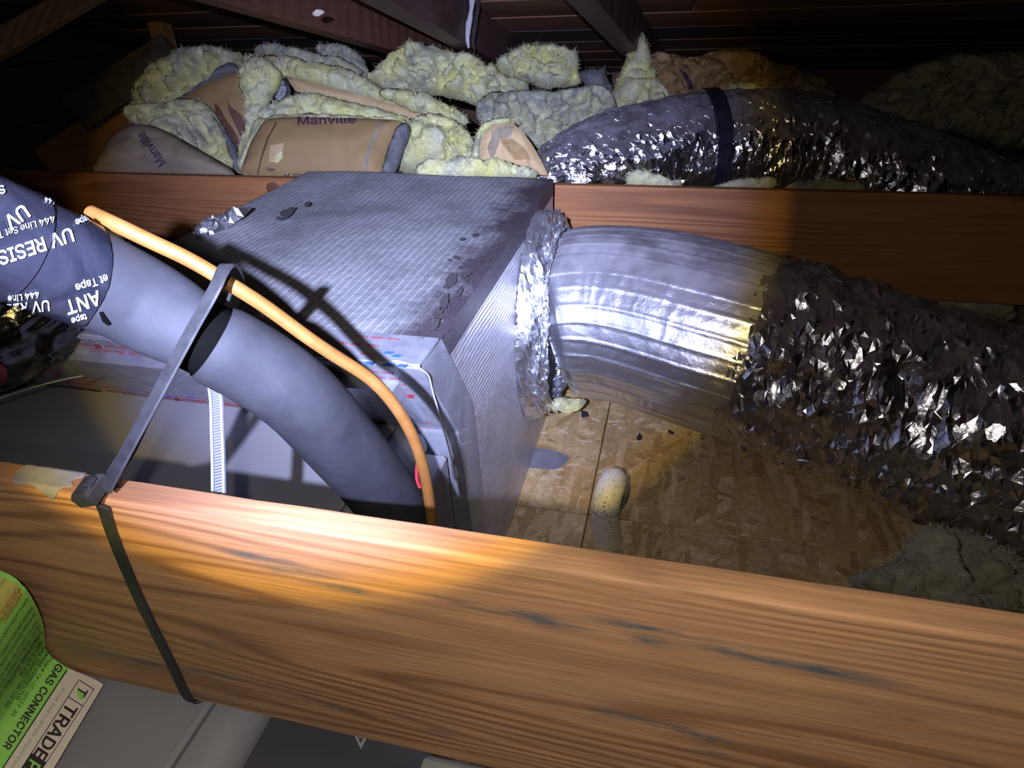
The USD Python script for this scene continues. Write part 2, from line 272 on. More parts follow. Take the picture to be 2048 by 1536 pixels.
FOILS = foil("foil_smooth", (.78, .79, .84), .36, 60, .25, 260, .35, dust=.85)
FOILC = foil("foil_crumpled", (.66, .65, .68), .22, 80, .3, 300, .35, dust=.45, up=(.55, 1.))
FOILK = foil("foil_collar", (.84, .85, .90), .34, 55, .7, 200, .5, dust=.25)
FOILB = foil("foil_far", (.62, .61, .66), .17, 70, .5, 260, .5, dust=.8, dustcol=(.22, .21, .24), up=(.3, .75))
FOILX = foil("foil_shaded", (.10, .095, .085), .2, 60, .5, 200, .5, dust=.3, dustcol=(.03, .03, .03))  # foil coloured near black to stand for the dark around it

def scrim(name, axis, pitch, base, line, wob, rough, metal, bump=.5, width=.16, dirt=None):
    """dusty foil facing with reinforcing threads that run along Y."""
    N = {"g": ("geometry", {}), "sx": ("separate_xyz", {}), "nw": ("noise_texture", {"scale": 9, "detail": 3}), "ns": ("noise_texture", {"scale": 150, "detail": 4, "roughness": .7}), "nb": ("noise_texture", {"scale": 14, "detail": 5, "roughness": .65}),
        "k": ("math", {"math_type": "multiply", "value2": 1/pitch}), "w": ("math", {"math_type": "multiply_add", "value2": wob}), "f": ("math", {"math_type": "fraction"}), "c": ("math", {"math_type": "subtract", "value2": .5}), "ab": ("math", {"math_type": "absolute"}),
        "lm": ("map_range", {"from_min": 0., "from_max": width, "to_min": 1., "to_max": 0., "clamp": True}), "nl": ("map_range", {"from_min": .35, "from_max": .6, "to_min": .15, "to_max": 1., "clamp": True}), "lx": ("math", {"math_type": "multiply"}),
        "br": ("rgb_ramp", {"ramp": [(.3, tuple(x*.72 for x in base)), (.7, tuple(min(1, x*1.15) for x in base))]}), "c1": ("mix_color", {"b": line}),
        "sp": ("map_range", {"from_min": .3, "from_max": .72, "to_min": .7, "to_max": 1.15}), "c2": ("mix_color", {"blend_type": "multiply", "fac": 1.0}),
        "hh": ("math", {"math_type": "multiply_add", "value2": .6}), "b": ("bump", {"strength": bump, "distance": .0012}), "p": ("principled_bsdf", {"roughness": rough, "metallic": metal})}
    L = [("g.position", "sx.vector"), ("g.position", "nw.vector"), ("g.position", "ns.vector"), ("g.position", "nb.vector"), (f"sx.{axis}", "k.value1"), ("nw.fac", "w.value1"), ("k.value", "w.value3"), ("w.value", "f.value1"), ("f.value", "c.value1"), ("c.value", "ab.value1"), ("ab.value", "lm.value"),
        ("nb.fac", "br.fac"), ("nb.fac", "nl.value"), ("lm.result", "lx.value1"), ("nl.result", "lx.value2"), ("br.color", "c1.a"), ("lx.value", "c1.fac"), ("c1.result", "c2.a"), ("ns.fac", "sp.value"), ("sp.result", "c2.b"),
        ("lm.result", "hh.value1"), ("ns.fac", "hh.value3"), ("hh.value", "b.height"), ("b.normal", "p.normal")]
    last = "c2.result"
    if dirt:
        x0, x1 = dirt
        N |= {"dx": ("map_range", {"from_min": x0, "from_max": x1, "to_min": 0., "to_max": .62, "clamp": True}), "nd": ("noise_texture", {"scale": 26, "detail": 6, "roughness": .75}), "da": ("math", {"math_type": "add"}),
              "dr": ("map_range", {"from_min": .68, "from_max": .98, "to_min": 0., "to_max": .9, "clamp": True}), "c3": ("mix_color", {"b": (.045, .03, .04)})}
        L += [("sx.x", "dx.value"), ("g.position", "nd.vector"), ("dx.result", "da.value1"), ("nd.fac", "da.value2"), ("da.value", "dr.value"), ("dr.result", "c3.fac"), (last, "c3.a")]; last = "c3.result"
    L.append((last, "p.base_color"))
    return mat(name, N, L)
SCRIMT = scrim("scrim_top", "x", .0078, (.285, .285, .305), (.52, .52, .55), 1.2, .6, .1, dirt=(-.225, -.155))
SCRIMS = scrim("scrim_side", "z", .0050, (.66, .65, .69), (.26, .23, .245), 2.2, .42, .5, bump=.7, width=.17)
TAPEF = bumpy("printed_foil_tape", (.30, .31, .36), (.42, .43, .48), 60, .4, .45, bump=.3, dist=.0008)
REDINK = plain("red_ink", (.30, .03, .035), .6); BLUEINK = plain("blue_ink", (.05, .12, .5), .5)
RUBBER = bumpy("black_foam_rubber", (.018, .0185, .023), (.027, .0275, .033), 55, .75, bump=.25, dist=.0006, detail=6, specular_ior_level=.25)
RUBBERS = bumpy("worn_foam_rubber", (.024, .0245, .030), (.034, .0345, .042), 40, .75, bump=.2, dist=.0006, detail=6, specular_ior_level=.25)
HOLE = plain("black_gap", (.003, .003, .003), 1., specular_ior_level=0.)
BTAPE = mat("black_tape", {"g": ("geometry", {}), "n": ("noise_texture", {"scale": 55, "detail": 4, "roughness": .55, "distortion": .8}), "r": ("rgb_ramp", {"ramp": [(.3, (.007, .008, .014)), (.75, (.024, .024, .034))]}), "b": ("bump", {"strength": .5, "distance": .0015}), "p": ("principled_bsdf", {"roughness": .2, "specular_ior_level": .6})},
    [("g.position", "n.vector"), ("n.fac", "r.fac"), ("r.color", "p.base_color"), ("n.fac", "b.height"), ("b.normal", "p.normal")])
WHITEP = plain("white_print", (.36, .40, .46), .5)
WIRE = bumpy("brown_cable", (.17, .070, .014), (.215, .094, .023), 90, .5, bump=.1)
BLACKP = bumpy("black_nylon", (.018, .018, .020), (.028, .028, .031), 160, .45, bump=.15, dist=.0004)
CLEARP = mat("clear_nylon", {"p": ("principled_bsdf", {"base_color": (.34, .37, .42), "roughness": .3, "transmission_weight": .35, "ior": 1.45}), }, [])
STEEL = bumpy("grey_painted_steel", (.25, .25, .262), (.27, .27, .282), 900, .42, bump=.1, dist=.0003, lo=.25, hi=.5)
STEELD = plain("dark_door_paint", (.07, .07, .08), .3)
STEELL = plain("light_grey_plate", (.25, .25, .24), .5)
PVC = bumpy("speckled_pvc", (.05, .045, .04), (.86, .82, .68), 330, .5, lo=.30, hi=.40, bump=.05, detail=2)
FOAMG = bumpy("grey_foam", (.10, .12, .11), (.18, .19, .18), 80, .9)
GREEN = plain("green_card", (.30, .66, .12), .55); WHITEC = plain("cream_card", (.72, .64, .52), .6); YELC = plain("yellow_card", (.45, .42, .10), .55)
DKGREEN = plain("dark_green_print", (.05, .16, .025), .6); INK = plain("black_ink", (.03, .022, .025), .6); INKG = plain("grey_ink", (.40, .36, .31), .6)
CHROME = plain("steel_hose", (.62, .60, .56), .3, 1.)
BLACKS = bumpy("black_scrap", (.012, .012, .014), (.03, .03, .035), 60, .6); GREYP = plain("grey_print", (.30, .31, .33), .7)
CHIP = plain("dark_chip", (.03, .03, .035), .8); CHIPL = plain("pale_splinter", (.70, .55, .38), .8); DUCTT = bumpy("grey_tape", (.20, .20, .22), (.27, .27, .29), 60, .6)
REDP = plain("dark_red_plastic", (.10, .01, .02), .5)
def osbm(name, shift):
    N = {"g": ("geometry", {}), "o": ("vector_math", {"math_type": "add", "vector2": shift}), "d": ("noise_texture", {"scale": 14, "detail": 2}), "dm": ("vector_math", {"math_type": "multiply_add", "vector2": (.012, .012, 0)})}
    L = [("g.position", "o.vector1"), ("o.vector", "d.vector"), ("d.color", "dm.vector1"), ("o.vector", "dm.vector3")]
    cols = [(.60, .41, .17), (.70, .50, .23), (.44, .28, .11), (.82, .63, .34), (.52, .34, .135)]
    prev = None
    for i, (ang, sc) in enumerate([(.3, (15, 95, 1)), (-.9, (17, 85, 1)), (1.6, (16, 110, 1))]):
        N |= {f"q{i}": ("vector_rotate", {"rotate_type": "z_axis", "angle": ang}), f"m{i}": ("mapping", {"scale": sc, "location": (i*3.3, i*1.7, 0)}), f"v{i}": ("voronoi_texture", {"scale": 1.0, "feature": "f1", "dimensions": "2D"}), f"s{i}": ("separate_color", {}),
              f"r{i}": ("rgb_ramp", {"ramp": [(j/4, c) for j, c in enumerate(cols)]})}
        L += [("dm.vector", f"q{i}.vector"), (f"q{i}.vector", f"m{i}.vector"), (f"m{i}.vector", f"v{i}.vector"), (f"v{i}.color", f"s{i}.color"), (f"s{i}.r", f"r{i}.fac")]
        if prev is None: prev = f"r{i}.color"
        else:
            N |= {f"t{i}": ("math", {"math_type": "greater_than", "value2": .52}), f"x{i}": ("mix_color", {})}
            L += [(f"s{i}.g", f"t{i}.value1"), (f"t{i}.value", f"x{i}.fac"), (prev, f"x{i}.a"), (f"r{i}.color", f"x{i}.b")]; prev = f"x{i}.result"
    N |= {"n": ("noise_texture", {"scale": 160, "detail": 5, "roughness": .7}), "nr": ("map_range", {"from_min": .3, "from_max": .7, "to_min": .65, "to_max": 1.15}), "c": ("mix_color", {"blend_type": "multiply", "fac": 1.0}),
          "b": ("bump", {"strength": .4, "distance": .001}), "p": ("principled_bsdf", {"roughness": .75, "specular_ior_level": .25})}
    L += [("o.vector", "n.vector"), ("n.fac", "nr.value"), (prev, "c.a"), ("nr.result", "c.b"), ("c.result", "p.base_color"), ("s2.b", "b.height"), ("b.normal", "p.normal")]
    return mat(name, N, L)

# ------------------------------------------------------------------ setting: floor, roof, walls
ZF = -.39                      # strand board level
fl = thing("floor", None, None, (0, 0, ZF), kind="structure")
s1, s2 = az(1228, 820, ZF), az(1152, 1078, ZF); h1, h2 = az(1020, 1012, ZF), az(1480, 1065, ZF)
xs = (s1[0]+s2[0])/2; ys = (h1[1]+h2[1])/2
for i, (x0, x1, y0, y1) in enumerate([(-1.9, xs, ys, 1.4), (xs, 2.2, ys, 1.4), (-1.9, xs, -.7, ys), (xs, 2.2, -.7, ys)]):
    obj("strand_board", bbox([x0+.0006, y0+.0006, ZF-.018], [x1-.0006, y1-.0006, ZF], .0012), osbm(f"strand_board_{i}", (i*1.3, i*.77, 0)), fl)
obj("underlay", bbox([-1.9, -.7, ZF-.03], [2.2, 2.6, ZF-.0182]), HOLE, fl)

RS = math.radians(13.4); RP = ad(960, 96, 1.9); RD = np.array([0, math.cos(RS), -math.sin(RS)]); RN = np.array([0, -math.sin(RS), -math.cos(RS)])  # RN points down into the attic
ce = thing("ceiling", None, None, (0, 0, 0), kind="structure")
bw = .165; prng = np.random.default_rng(3)
for i in range(-14, 5):
    c = RP+RD*(i*bw); cuts = [-1.7] + sorted(prng.uniform(-1.2, 1.6, 1).tolist()) + [2.4]
    for a, b in zip(cuts[:-1], cuts[1:]):
        tl = math.radians(prng.uniform(.2, .9)); ry = RD*math.cos(tl)-RN*math.sin(tl); rz = np.cross([1., 0, 0], ry)
        cc = c.copy(); cc[0] = (a+b)/2
        obj("plank", obox(cc-RN*.006, np.array([1., 0, 0]), ry, rz, b-a-.002, bw-.004, .018, .0015), WOODR[prng.integers(4)], ce)
obj("roof_backing", obox(RP-RN*.03-RD*.8+np.array([.3, 0, 0]), np.array([1., 0, 0]), RD, np.cross([1., 0, 0], RD), 4.4, 3.4, .01), HOLE, ce)
wl = thing("wall_left", None, None, (-1.72, 0, ZF), kind="structure")
for i in range(9): obj("plank", bbox([-1.74, -.8, ZF+i*.14], [-1.72, 2.6, ZF+i*.14+.137], .002), WOODR[2], wl)
wr = thing("wall_right", None, None, (2.3, 0, ZF), kind="structure")
for i in range(9): obj("plank", bbox([2.3, -.8, ZF+i*.14], [2.32, 2.6, ZF+i*.14+.137], .002), WOODR[2], wr)
wb = thing("wall_back", None, None, (0, 2.6, ZF), kind="structure")
for i in range(5): obj("plank", bbox([-1.75, 2.6, ZF+i*.14], [2.32, 2.62, ZF+i*.14+.137], .002), WOODR[1], wb)
wf = thing("wall_front", None, None, (0, -.8, ZF), kind="structure")
for i in range(9): obj("plank", bbox([-1.75, -.82, ZF+i*.14], [2.32, -.8, ZF+i*.14+.137], .002), WOODR[1], wf)

RH = .09
def rafter(p_up, p_lo, label, width=.038, mt=None, h=RH):
    q = RP+RN*h; a = apl(*p_up, q, RN); b = apl(*p_lo, q, RN); d = nrm(b-a); e = nrm(np.cross(RN, d)); e = e*np.sign(e[0])
    a2 = a-d*1.6; b2 = b+d*.7; c = (a2+b2)/2+e*width/2-RN*h/2
    return obj("roof_rafter", obox(c, d, e, np.cross(d, e), np.linalg.norm(b2-a2), width, h-.008, .002), mt or WOODD, label=label, category="rafter")
rafter((703, 0), (918, 106), "dark rafter crossing the roof boards above the middle of the insulation pile", .044)
rafter((1123, 0), (1242, 116), "dark rafter coming down behind the upright tuft of insulation", .044)
rafter((359, 0), (700, 92), "reddish brown rafter at the upper left with a pale fleck stuck on it", .044, wood("wood_rafter_red", (.17, .07, .045), (.09, .035, .022), pitch=.006, amp=14, along="y", axis="x", stain_amt=.3))

# ------------------------------------------------------------------ joists
Y1, W1, H1 = .1501, .0132, .14
def joist(y0, w, z0, h, x0, x1, r=.002, n=90, seed=1):
    prof = [(y0, z0-h+r), (y0, z0-r), (y0+r*.4, z0-r*.4), (y0+r, z0), (y0+w-r, z0), (y0+w-r*.4, z0-r*.4), (y0+w, z0-r), (y0+w, z0-h+r), (y0+w-r, z0-h), (y0+r, z0-h)]
    xs_ = np.linspace(x0, x1, n); k = len(prof); V = np.array([[(x, y, z) for y, z in prof] for x in xs_])
    V[..., 1:] += (meshkit.fbm(V*np.array([40, 60, 60.]), 3, seed)[..., None]-.5)*.0004
    i, j = np.meshgrid(np.arange(n-1), np.arange(k), indexing="ij"); q = (j+1) % k
    f = np.stack([i*k+j, i*k+q, (i+1)*k+q, (i+1)*k+j], -1).reshape(-1, 4); f = np.vstack([f[:, [0, 1, 2]], f[:, [0, 2, 3]]])
    f = np.vstack([f, [[0, j+1, j] for j in range(1, k-1)], [[(n-1)*k, (n-1)*k+j, (n-1)*k+j+1] for j in range(1, k-1)]])
    m = trimesh.Trimesh(V.reshape(-1, 3), f, process=False); m.fix_normals(); return m
nj = joist(Y1, W1, 0, H1, -1.6, 1.6, n=500)
njt = thing("ceiling_joist", "orange brown sawn timber joist across the foreground with a zip tie looped round it", "joist", base_of(nj))
obj("timber", nj, WOODN, njt, smooth=50)
PT, PF = np.array([0, Y1, 0]), np.array([0, Y1, -.05])
resid = rounded([(28, 948), (60, 928), (110, 930), (160, 938), (178, 952), (140, 962), (150, 975), (122, 975), (108, 1003), (92, 985), (60, 968), (30, 972)], 1)
rm = patch_on(resid, nj, .0002, .0005, 6); obj("torn_residue", rm, DUCTT, njt, label="torn grey paper residue")
fj_y, fj_w, fj_z, fj_h = .893, .0132, -.0733, .14
fj = joist(fj_y, fj_w, fj_z, fj_h, -1.7, 2.2, n=260, seed=5)
fjt = thing("ceiling_joist", "reddish brown timber joist behind the duct box with foil duct passing in front", "joist", base_of(fj))
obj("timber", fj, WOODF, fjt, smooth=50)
kn = aY(548, 378, fj_y)
obj("knot", trimesh.Trimesh(*[(lambda m: (m.vertices*np.array([1, .12, .8])+kn, m.faces))(trimesh.creation.icosphere(3, .013))][0], process=False), plain("knot_wood", (.12, .05, .022), .6), fjt, label="dark round knot")

# ------------------------------------------------------------------ grey cabinet (air handler)
ZC = -.1455; XS = -.2115
cb = thing("air_handler", "grey painted sheet metal cabinet lying under the front joist", "air handler", (-.5, .05, ZC-.2))
obj("top_panel", bbox([-1.15, -.35, ZC-.02], [XS-.0012, .4085, ZC], .002), STEEL, cb)
obj("cabinet_body", bbox([-1.15, -.35, ZC-.22], [-.168, .405, ZC-.024], .002), STEEL, cb)
rg = [(XS+.0006, ZC-.02), (XS+.0006, ZC-.002), (XS+.002, ZC-.0005), (XS+.012, ZC-.0005), (XS+.018, ZC-.003), (XS+.024, ZC-.008), (XS+.026, ZC-.014), (XS+.026, ZC-.02)]
obj("corner_flange", (lambda m: (m.apply_transform(np.array([[1, 0, 0, 0], [0, 0, -1, .405], [0, 1, 0, 0], [0, 0, 0, 1.]])), m)[1])(trimesh.creation.extrude_polygon(sg.Polygon(rg), .755, engine="earcut")), STEEL, cb)
obj("door_panel", bbox([XS+.0255, -.35, ZC-.03], [-.094, .30, ZC-.0145], .002), STEELD, cb, label="dark glossy door panel")
tri = np.array([(709, 1472), (734, 1476), (722, 1499)]); cen = tri.mean(0)+[0, -2]
PD = np.array([0, 0, ZC-.0145])
lg = sheet_on([tuple(p) for p in tri], PD, [0, 0, 1], .0002, .0002)
obj("logo", lg, plain("silver_logo", (.34, .34, .35), .4), cb, label="silver triangle emblem")
obj("logo", sheet_on([tuple(cen+(p-cen)*.42) for p in tri], PD, [0, 0, 1], .0005, .0002), STEELD, cb)
jb = bbox([-.0925, -.2, -.22], [.03, .1525, -.143], .002)
jt = thing("metal_box", "small grey metal box corner peeking out below the front joist", "box", base_of(jb))
obj("body", jb, STEELL, jt); obj("lid", bbox([-.0915, -.2, -.1428], [.029, .149, -.1405], .0006), STEELL, jt)
# ------------------------------------------------------------------ plenum (duct board box)
XR, XL, ZT, YB = -.158, -.515, -.05, .848
FP = [(.352, ZT), (.409, -.1455), (.424, -.31), (.432, ZF+.001)]
pl = thing("plenum_box", "foil faced duct board box with ribbed dusty top between the two joists", "duct box", ((XR+XL)/2, .6, ZF))
def slab_top():
    nx, ny = 90, 120; X, Y = np.meshgrid(np.linspace(XL, XR, nx), np.linspace(.352, YB, ny), indexing="ij")
    ex = np.minimum(X-XL, XR-X); ey = np.minimum(Y-.352, YB-Y); e = np.minimum(ex, ey)
    Z = ZT+.004*(meshkit.fbm(np.stack([X*7, Y*7, X*0], -1), 3, 4)-.5)*2-np.clip(.004-e, 0, .004)**2*160
    top = np.stack([X, Y, Z], -1).reshape(-1, 3); bot = np.stack([X, .3665+(Y-.352)*(YB-.3665)/(YB-.352), X*0+ZT-.024], -1).reshape(-1, 3); n = nx*ny
    i, j = np.meshgrid(np.arange(nx-1), np.arange(ny-1), indexing="ij"); a = i*ny+j
    f = np.stack([a, a+ny, a+ny+1, a+1], -1).reshape(-1, 4); f = np.vstack([f[:, [0, 1, 2]], f[:, [0, 2, 3]]])
    F_ = [f, f[:, ::-1]+n]
    ring = np.r_[np.arange(0, nx)*ny, (nx-1)*ny+np.arange(1, ny), np.arange(nx-2, -1, -1)*ny+ny-1, np.arange(ny-2, 0, -1)]
    r2 = np.roll(ring, -1); F_ += [np.c_[ring, ring+n, r2+n], np.c_[ring, r2+n, r2]]
    m = trimesh.Trimesh(np.vstack([top, bot]), np.vstack(F_), process=False); m.fix_normals(); return m
topm = slab_top(); obj("top_board", topm, SCRIMT, pl)
def side_board(x0, x1):
    P = [(FP[0][0]+.0147, ZT-.0245)]+FP[1:]
    return cat(*[hull([(x, y, z) for x in (x0, x1) for y, z in (a, b, (YB, b[1]), (YB, a[1]))]) for a, b in zip(P[:-1], P[1:])])
sideR = side_board(XR-.024, XR-.0005); obj("side_board", sideR, SCRIMS, pl, smooth=False)
obj("side_board", side_board(XL+.0005, XL+.024), SCRIMS, pl, smooth=False)
def front_board():
    out = []
    for (a, b), (c, d) in zip(FP[:-1], FP[1:]):
        out.append(hull([(x, y+o, z) for x in (XL+.0245, XR-.0245) for y, z in ((a, min(b, ZT-.0245)), (c, d)) for o in (0.0006, .02)]))
    out.append(hull([(x, y+o, z) for x in (XL-.11, XL-.0005) for y, z in ((FP[0][0]+.003, ZT-.004), FP[1]) for o in (.0006, .035)]))
    return cat(*out)
obj("front_board", front_board(), TAPEF, pl, smooth=False)
obj("back_board", bbox([XL+.025, YB-.024, ZF+.001], [XR-.025, YB-.0005, ZT-.025]), SCRIMS, pl)
# tape over the front edges
def strip(pts, th=.0006): return hull(pts)
fn = nrm(np.cross([1, 0, 0], [0, FP[1][0]-FP[0][0], FP[1][1]-FP[0][1]])); fn = fn*(-1 if fn[1] > 0 else 1)
fs = nrm([0, FP[1][0]-FP[0][0], FP[1][1]-FP[0][1]])
def onfront(x, s): return np.array([x, *FP[0]])+fs*s+fn*.0007
tp = [hull([(x, y, z) for x in (XL-.11, XR) for y, z in ((.352, ZT+.0012), (.39, ZT+.0016), (.352, ZT-.003), (.39, ZT-.003))]),
      cat(hull([onfront(x, s)-fn*o for x in (XL-.11, XR) for s in (.0, .111) for o in (0, .002)]), hull([(x, y-.0008+o, z) for x in (XR-.0, XR-.05) for y, z in FP[1:3] for o in (0, .002)]))]
obj("foil_tape", tp[0], TAPEF, pl, label="printed foil tape on the front edge"); obj("foil_tape", tp[1], TAPEF, pl, label="printed foil tape down the front")
st = hull([(XR+.0006+o, y, z) for o in (0, -.001) for y, z in ((.352, ZT-.002), (.395, ZT-.002), (.452, -.1455), (.409, -.1455))])
st2 = hull([(XR+.0006+o, y, z) for o in (0, -.001) for y, z in ((.409, -.1455), (.452, -.1455), (.462, -.33), (.426, -.33))])
obj("foil_tape", cat(st, st2), TAPEF, pl, label="printed foil tape on the front corner")
prt = random.Random(4)
txt = ["FOIL-GRIP 1402", "HARDCAST", "FOIL-GRIP 1402", "1402"]
reds = []
for r, s in enumerate(np.arange(.012, .108, .0085)):
    x = XR-.012-prt.uniform(0, .05)
    while x > XL-.03:
        t = prt.choice(txt); m = text_plane(t, onfront(x, s), np.array([-1., 0, 0]), fs, .0028 if t[0] == "F" else .0036, .0002, False); w = m.extents[0]
        reds.append(m)
        if t == "HARDCAST":
            for k in range(2): reds.append(hull([onfront(x+.003+k*.003, s+d)+fn*o+np.array([e, 0, 0]) for d, e in ((0, 0), (.007, -.004)) for o in (.0002, .0005) for e in (e, e+.0014)]))
        x -= w+prt.uniform(.006, .03)
    reds.append(hull([onfront(xx, s+.0055+d)+fn*o for xx in (XR-.02-prt.uniform(0, .1), XL+.02+prt.uniform(0, .1)) for d in (0, .0004) for o in (.0002, .0004)]))
tx = FP[0][0]
for r, y in enumerate((.360, .372, .384)):
    x = XR-.02-prt.uniform(0, .03)
    while x > -.40:
        m = text_plane(prt.choice(txt), np.array([x, y, ZT+.0017]), np.array([-1., 0, 0]), np.array([0, -1., 0]), .003, .0001, False); reds.append(m); x -= m.extents[0]+prt.uniform(.008, .03)
obj("red_print", cat(*reds), REDINK, pl, label="red tape lettering", smooth=False, kind="stuff")
bl = []
for k in range(16):
    x, s = prt.uniform(-.50, -.36), prt.uniform(.05, .105); a = prt.uniform(-.5, .5); L_ = prt.uniform(.004, .016)
    bl.append(hull([onfront(x+e*L_*math.cos(a)+f*.001, s+e*L_*math.sin(a)+f*.0012)+fn*o for e in (0, 1) for f in (-1, 1) for o in (.0003, .0007)]))
for k in range(5):
    x = prt.uniform(-.2, -.17); s = prt.uniform(-.03, 0)
    bl.append(hull([(x+e*.006+f*.001, .375+s+f*.002, ZT+.0018+o) for e in (0, 1) for f in (-1, 1) for o in (0, .0003)]))
obj("blue_flakes", cat(*bl), BLUEINK, pl, smooth=False, kind="stuff", label="blue scuff flakes")
# seam cord on the corner
cordp = [aX(*q, XR+.0015) for q in [(846, 741), (862, 768), (876, 820), (890, 868), (905, 925), (920, 983)]]
obj("seam_cord", tube([[*p, .0006] for p in [az(786, 722, ZT+.002), az(815, 727, ZT+.002)]+cordp], 40, 6), plain("pale_thread", (.55, .55, .55), .6), pl, label="pale thread along the corner")
# dust fibres on the right top edge
def hairs(pts, rad, n, L_, seed, grav=(0, 0, 0)):
    r = np.random.default_rng(seed); C, Wd, K = [], [], []
    for k in range(n):
        p = pts[r.integers(len(pts))]+r.normal(0, rad, 3); d = r.normal(0, 1, 3); l = L_*r.uniform(.4, 1.3); c = r.normal(0, 1, 3)
        for t in np.linspace(0, 1, 5): C.append(p+nrm(d)*l*t+nrm(c)*l*.5*t*t+np.array(grav)*l*t*t)
        K.append(5); Wd += [.00013]*5
    return np.array(C), K, Wd
def curves(name, C, K, Wd, mt, parent, **kw):
    p = numbered(parent, name); b = UsdGeom.BasisCurves.Define(stage, p); b.CreateTypeAttr("linear")
    b.CreatePointsAttr([Gf.Vec3f(*map(float, x)) for x in np.asarray(C)-LOC[parent]]); b.CreateCurveVertexCountsAttr(K); b.CreateWidthsAttr(Wd); b.SetWidthsInterpolation("vertex")
    UsdShade.MaterialBindingAPI.Apply(b.GetPrim()).Bind(mt); tag(b.GetPrim(), **kw)
edge = [np.array([XR-.004, y, ZT]) for y in np.linspace(.39, .62, 40)]+[az(*q, ZT) for q in [(905, 560), (880, 600), (925, 555), (870, 640), (900, 620)]]
curves("dust_fibres", *hairs(edge, .006, 800, .008, 3), plain("dust_hair", (.05, .042, .048), .9), pl, label="dark dust and hair on the edge", kind="stuff")
frontp = [np.array([prt.uniform(-.19, -.16), .405+k*.0001, -.14-k*.002]) for k in range(80)]
curves("dust_fibres", *hairs(frontp, .004, 260, .014, 4), plain("dust_hair_pale", (.30, .28, .27), .9), pl, label="pale dust strands hanging on the front", kind="stuff")
spots = []
for q, L_, a in [((575, 425), 22, -.5), ((615, 408), 10, -.3), ((560, 437), 9, .2), ((902, 562), 24, -.9), ((932, 548), 16, -.4), ((888, 605), 22, -1.1), ((872, 648), 15, -1.), ((918, 585), 14, -1.2), ((875, 625), 18, -.8), ((950, 470), 9, -.5), ((925, 478), 7, -.2), ((912, 515), 9, .2), ((898, 520), 5, .3)]:
    ang = np.linspace(0, 2*np.pi, 14, False); rr = L_*(.6+.4*np.array([prt.random() for _ in ang]))
    spots.append(sheet_on([(q[0]+r_*math.cos(t)*math.cos(a)-r_*.45*math.sin(t)*math.sin(a), q[1]+r_*math.cos(t)*math.sin(a)+r_*.45*math.sin(t)*math.cos(a)) for t, r_ in zip(ang, rr)], np.array([0, 0, ZT+.0042]), [0, 0, 1], 0, .0003))
obj("dirt_blotches", cat(*spots), plain("dirt", (.05, .042, .045), .9), pl, smooth=False, kind="stuff", label="dark dirt blotches")
fp = lump(rounded([(372, 472), (408, 440), (432, 430), (470, 424), (508, 408), (500, 425), (470, 446), (440, 470), (418, 496), (396, 490)], 1), (az(440, 455, ZT)-O)@FW-.004, .008, .003, R=.012, res=.0045, amp=.007, freq=70, seed=6, jitter=.003, lean=72)
obj("foil_flap", fp, FOILK, pl, label="crumpled shiny foil flap at the left edge", smooth=20)

# ------------------------------------------------------------------ main flexible duct
CC = np.array([XR, .728, -.196])
dpath = np.array([[XR+.018, .742, -.206, .108], [*ad(1200, 627, .82), .106], [*ad(1400, 668, .77), .109], [*ad(1600, 728, .73), .106], [*ad(1800, 805, .70), .107], [*ad(2000, 885, .665), .112], [*ad(2250, 985, .63), .115], [*ad(2450, 1060, .60), .115]])
Q, S_ = smooth_path(dpath, 200); kk = np.argmin(np.abs([(lambda v: 1024+F*(v@RT)/(v@FW)-1485)(q[:3]-O) for q in Q]))
def fold(S, PH, seed, amp=.006, ring=.0035, f1=1.):
    """gathered foil: broad dents, long creases running round the duct, small sharp facets."""
    c, s = np.cos(PH), np.sin(PH)
    big = meshkit.fbm(np.stack([S*13*f1, c*2.2, s*2.2], -1), 2, seed)-.5
    w = meshkit.fbm(np.stack([S*9*f1, c*2.4, s*2.4], -1), 2, seed+9)
    cr1 = 1-np.abs(2*meshkit.noise(np.stack([S*55*f1+5*w, c*1.7+S*6, s*1.7], -1), seed+3)-1)
    cr2 = 1-np.abs(2*meshkit.noise(np.stack([S*34*f1-4*w, c*4.2-S*9, s*4.2], -1), seed+4)-1)
    fine = 1-np.abs(2*meshkit.noise(np.stack([S*120*f1+6*w, c*6, s*6], -1), seed+6)-1)
    return amp*2.2*big+ring*(cr1**2*1.2-.5)+ring*.9*(cr2**2-.4)+ring*.35*(fine-.5)
def seg(Q, lo, hi): return Q[lo:hi]
def jitter(m, a, seed):
    """shakes the vertices along the surface so that the foil breaks into uneven flat facets."""
    r = np.random.default_rng(seed); n = m.vertex_normals; d = r.normal(0, 1, m.vertices.shape); d -= n*(d*n).sum(1, keepdims=True); m.vertices = m.vertices+d*a+n*r.normal(0, a*.22, len(n))[:, None]; return m
dt = thing("flexible_duct", "large silver foil flexible duct leaving the right side of the duct box", "duct", (.15, .65, ZF+.03))
def smooth_disp(S, PH):
    c, s = np.cos(PH)*2, np.sin(PH)*2
    return .0022*2*(meshkit.fbm(np.stack([S*9, c, s], -1), 3, 3)-.5)+.0013*np.clip(np.sin(PH*33+1.5*meshkit.noise(np.stack([S*7, c*2, s*2], -1), 2))-.82, 0, 1)*6+.0009*(1-np.abs(2*meshkit.noise(np.stack([S*95, c*2.2, s*2.2], -1), 12)-1))*np.clip(meshkit.noise(np.stack([S*9, c*1.5, s*1.5], -1), 8)*1.6-.3+S*3, 0, 1.2)-.014*np.exp(-(S/.022)**2)*(.5+.5*np.abs(np.sin(PH*5.5)))
sm = tube(seg(Q, 0, kk+4), 240, 300, smooth_disp)
obj("smooth_sleeve", sm, FOILS, dt, smooth=60, label="taut smooth foil sleeve")
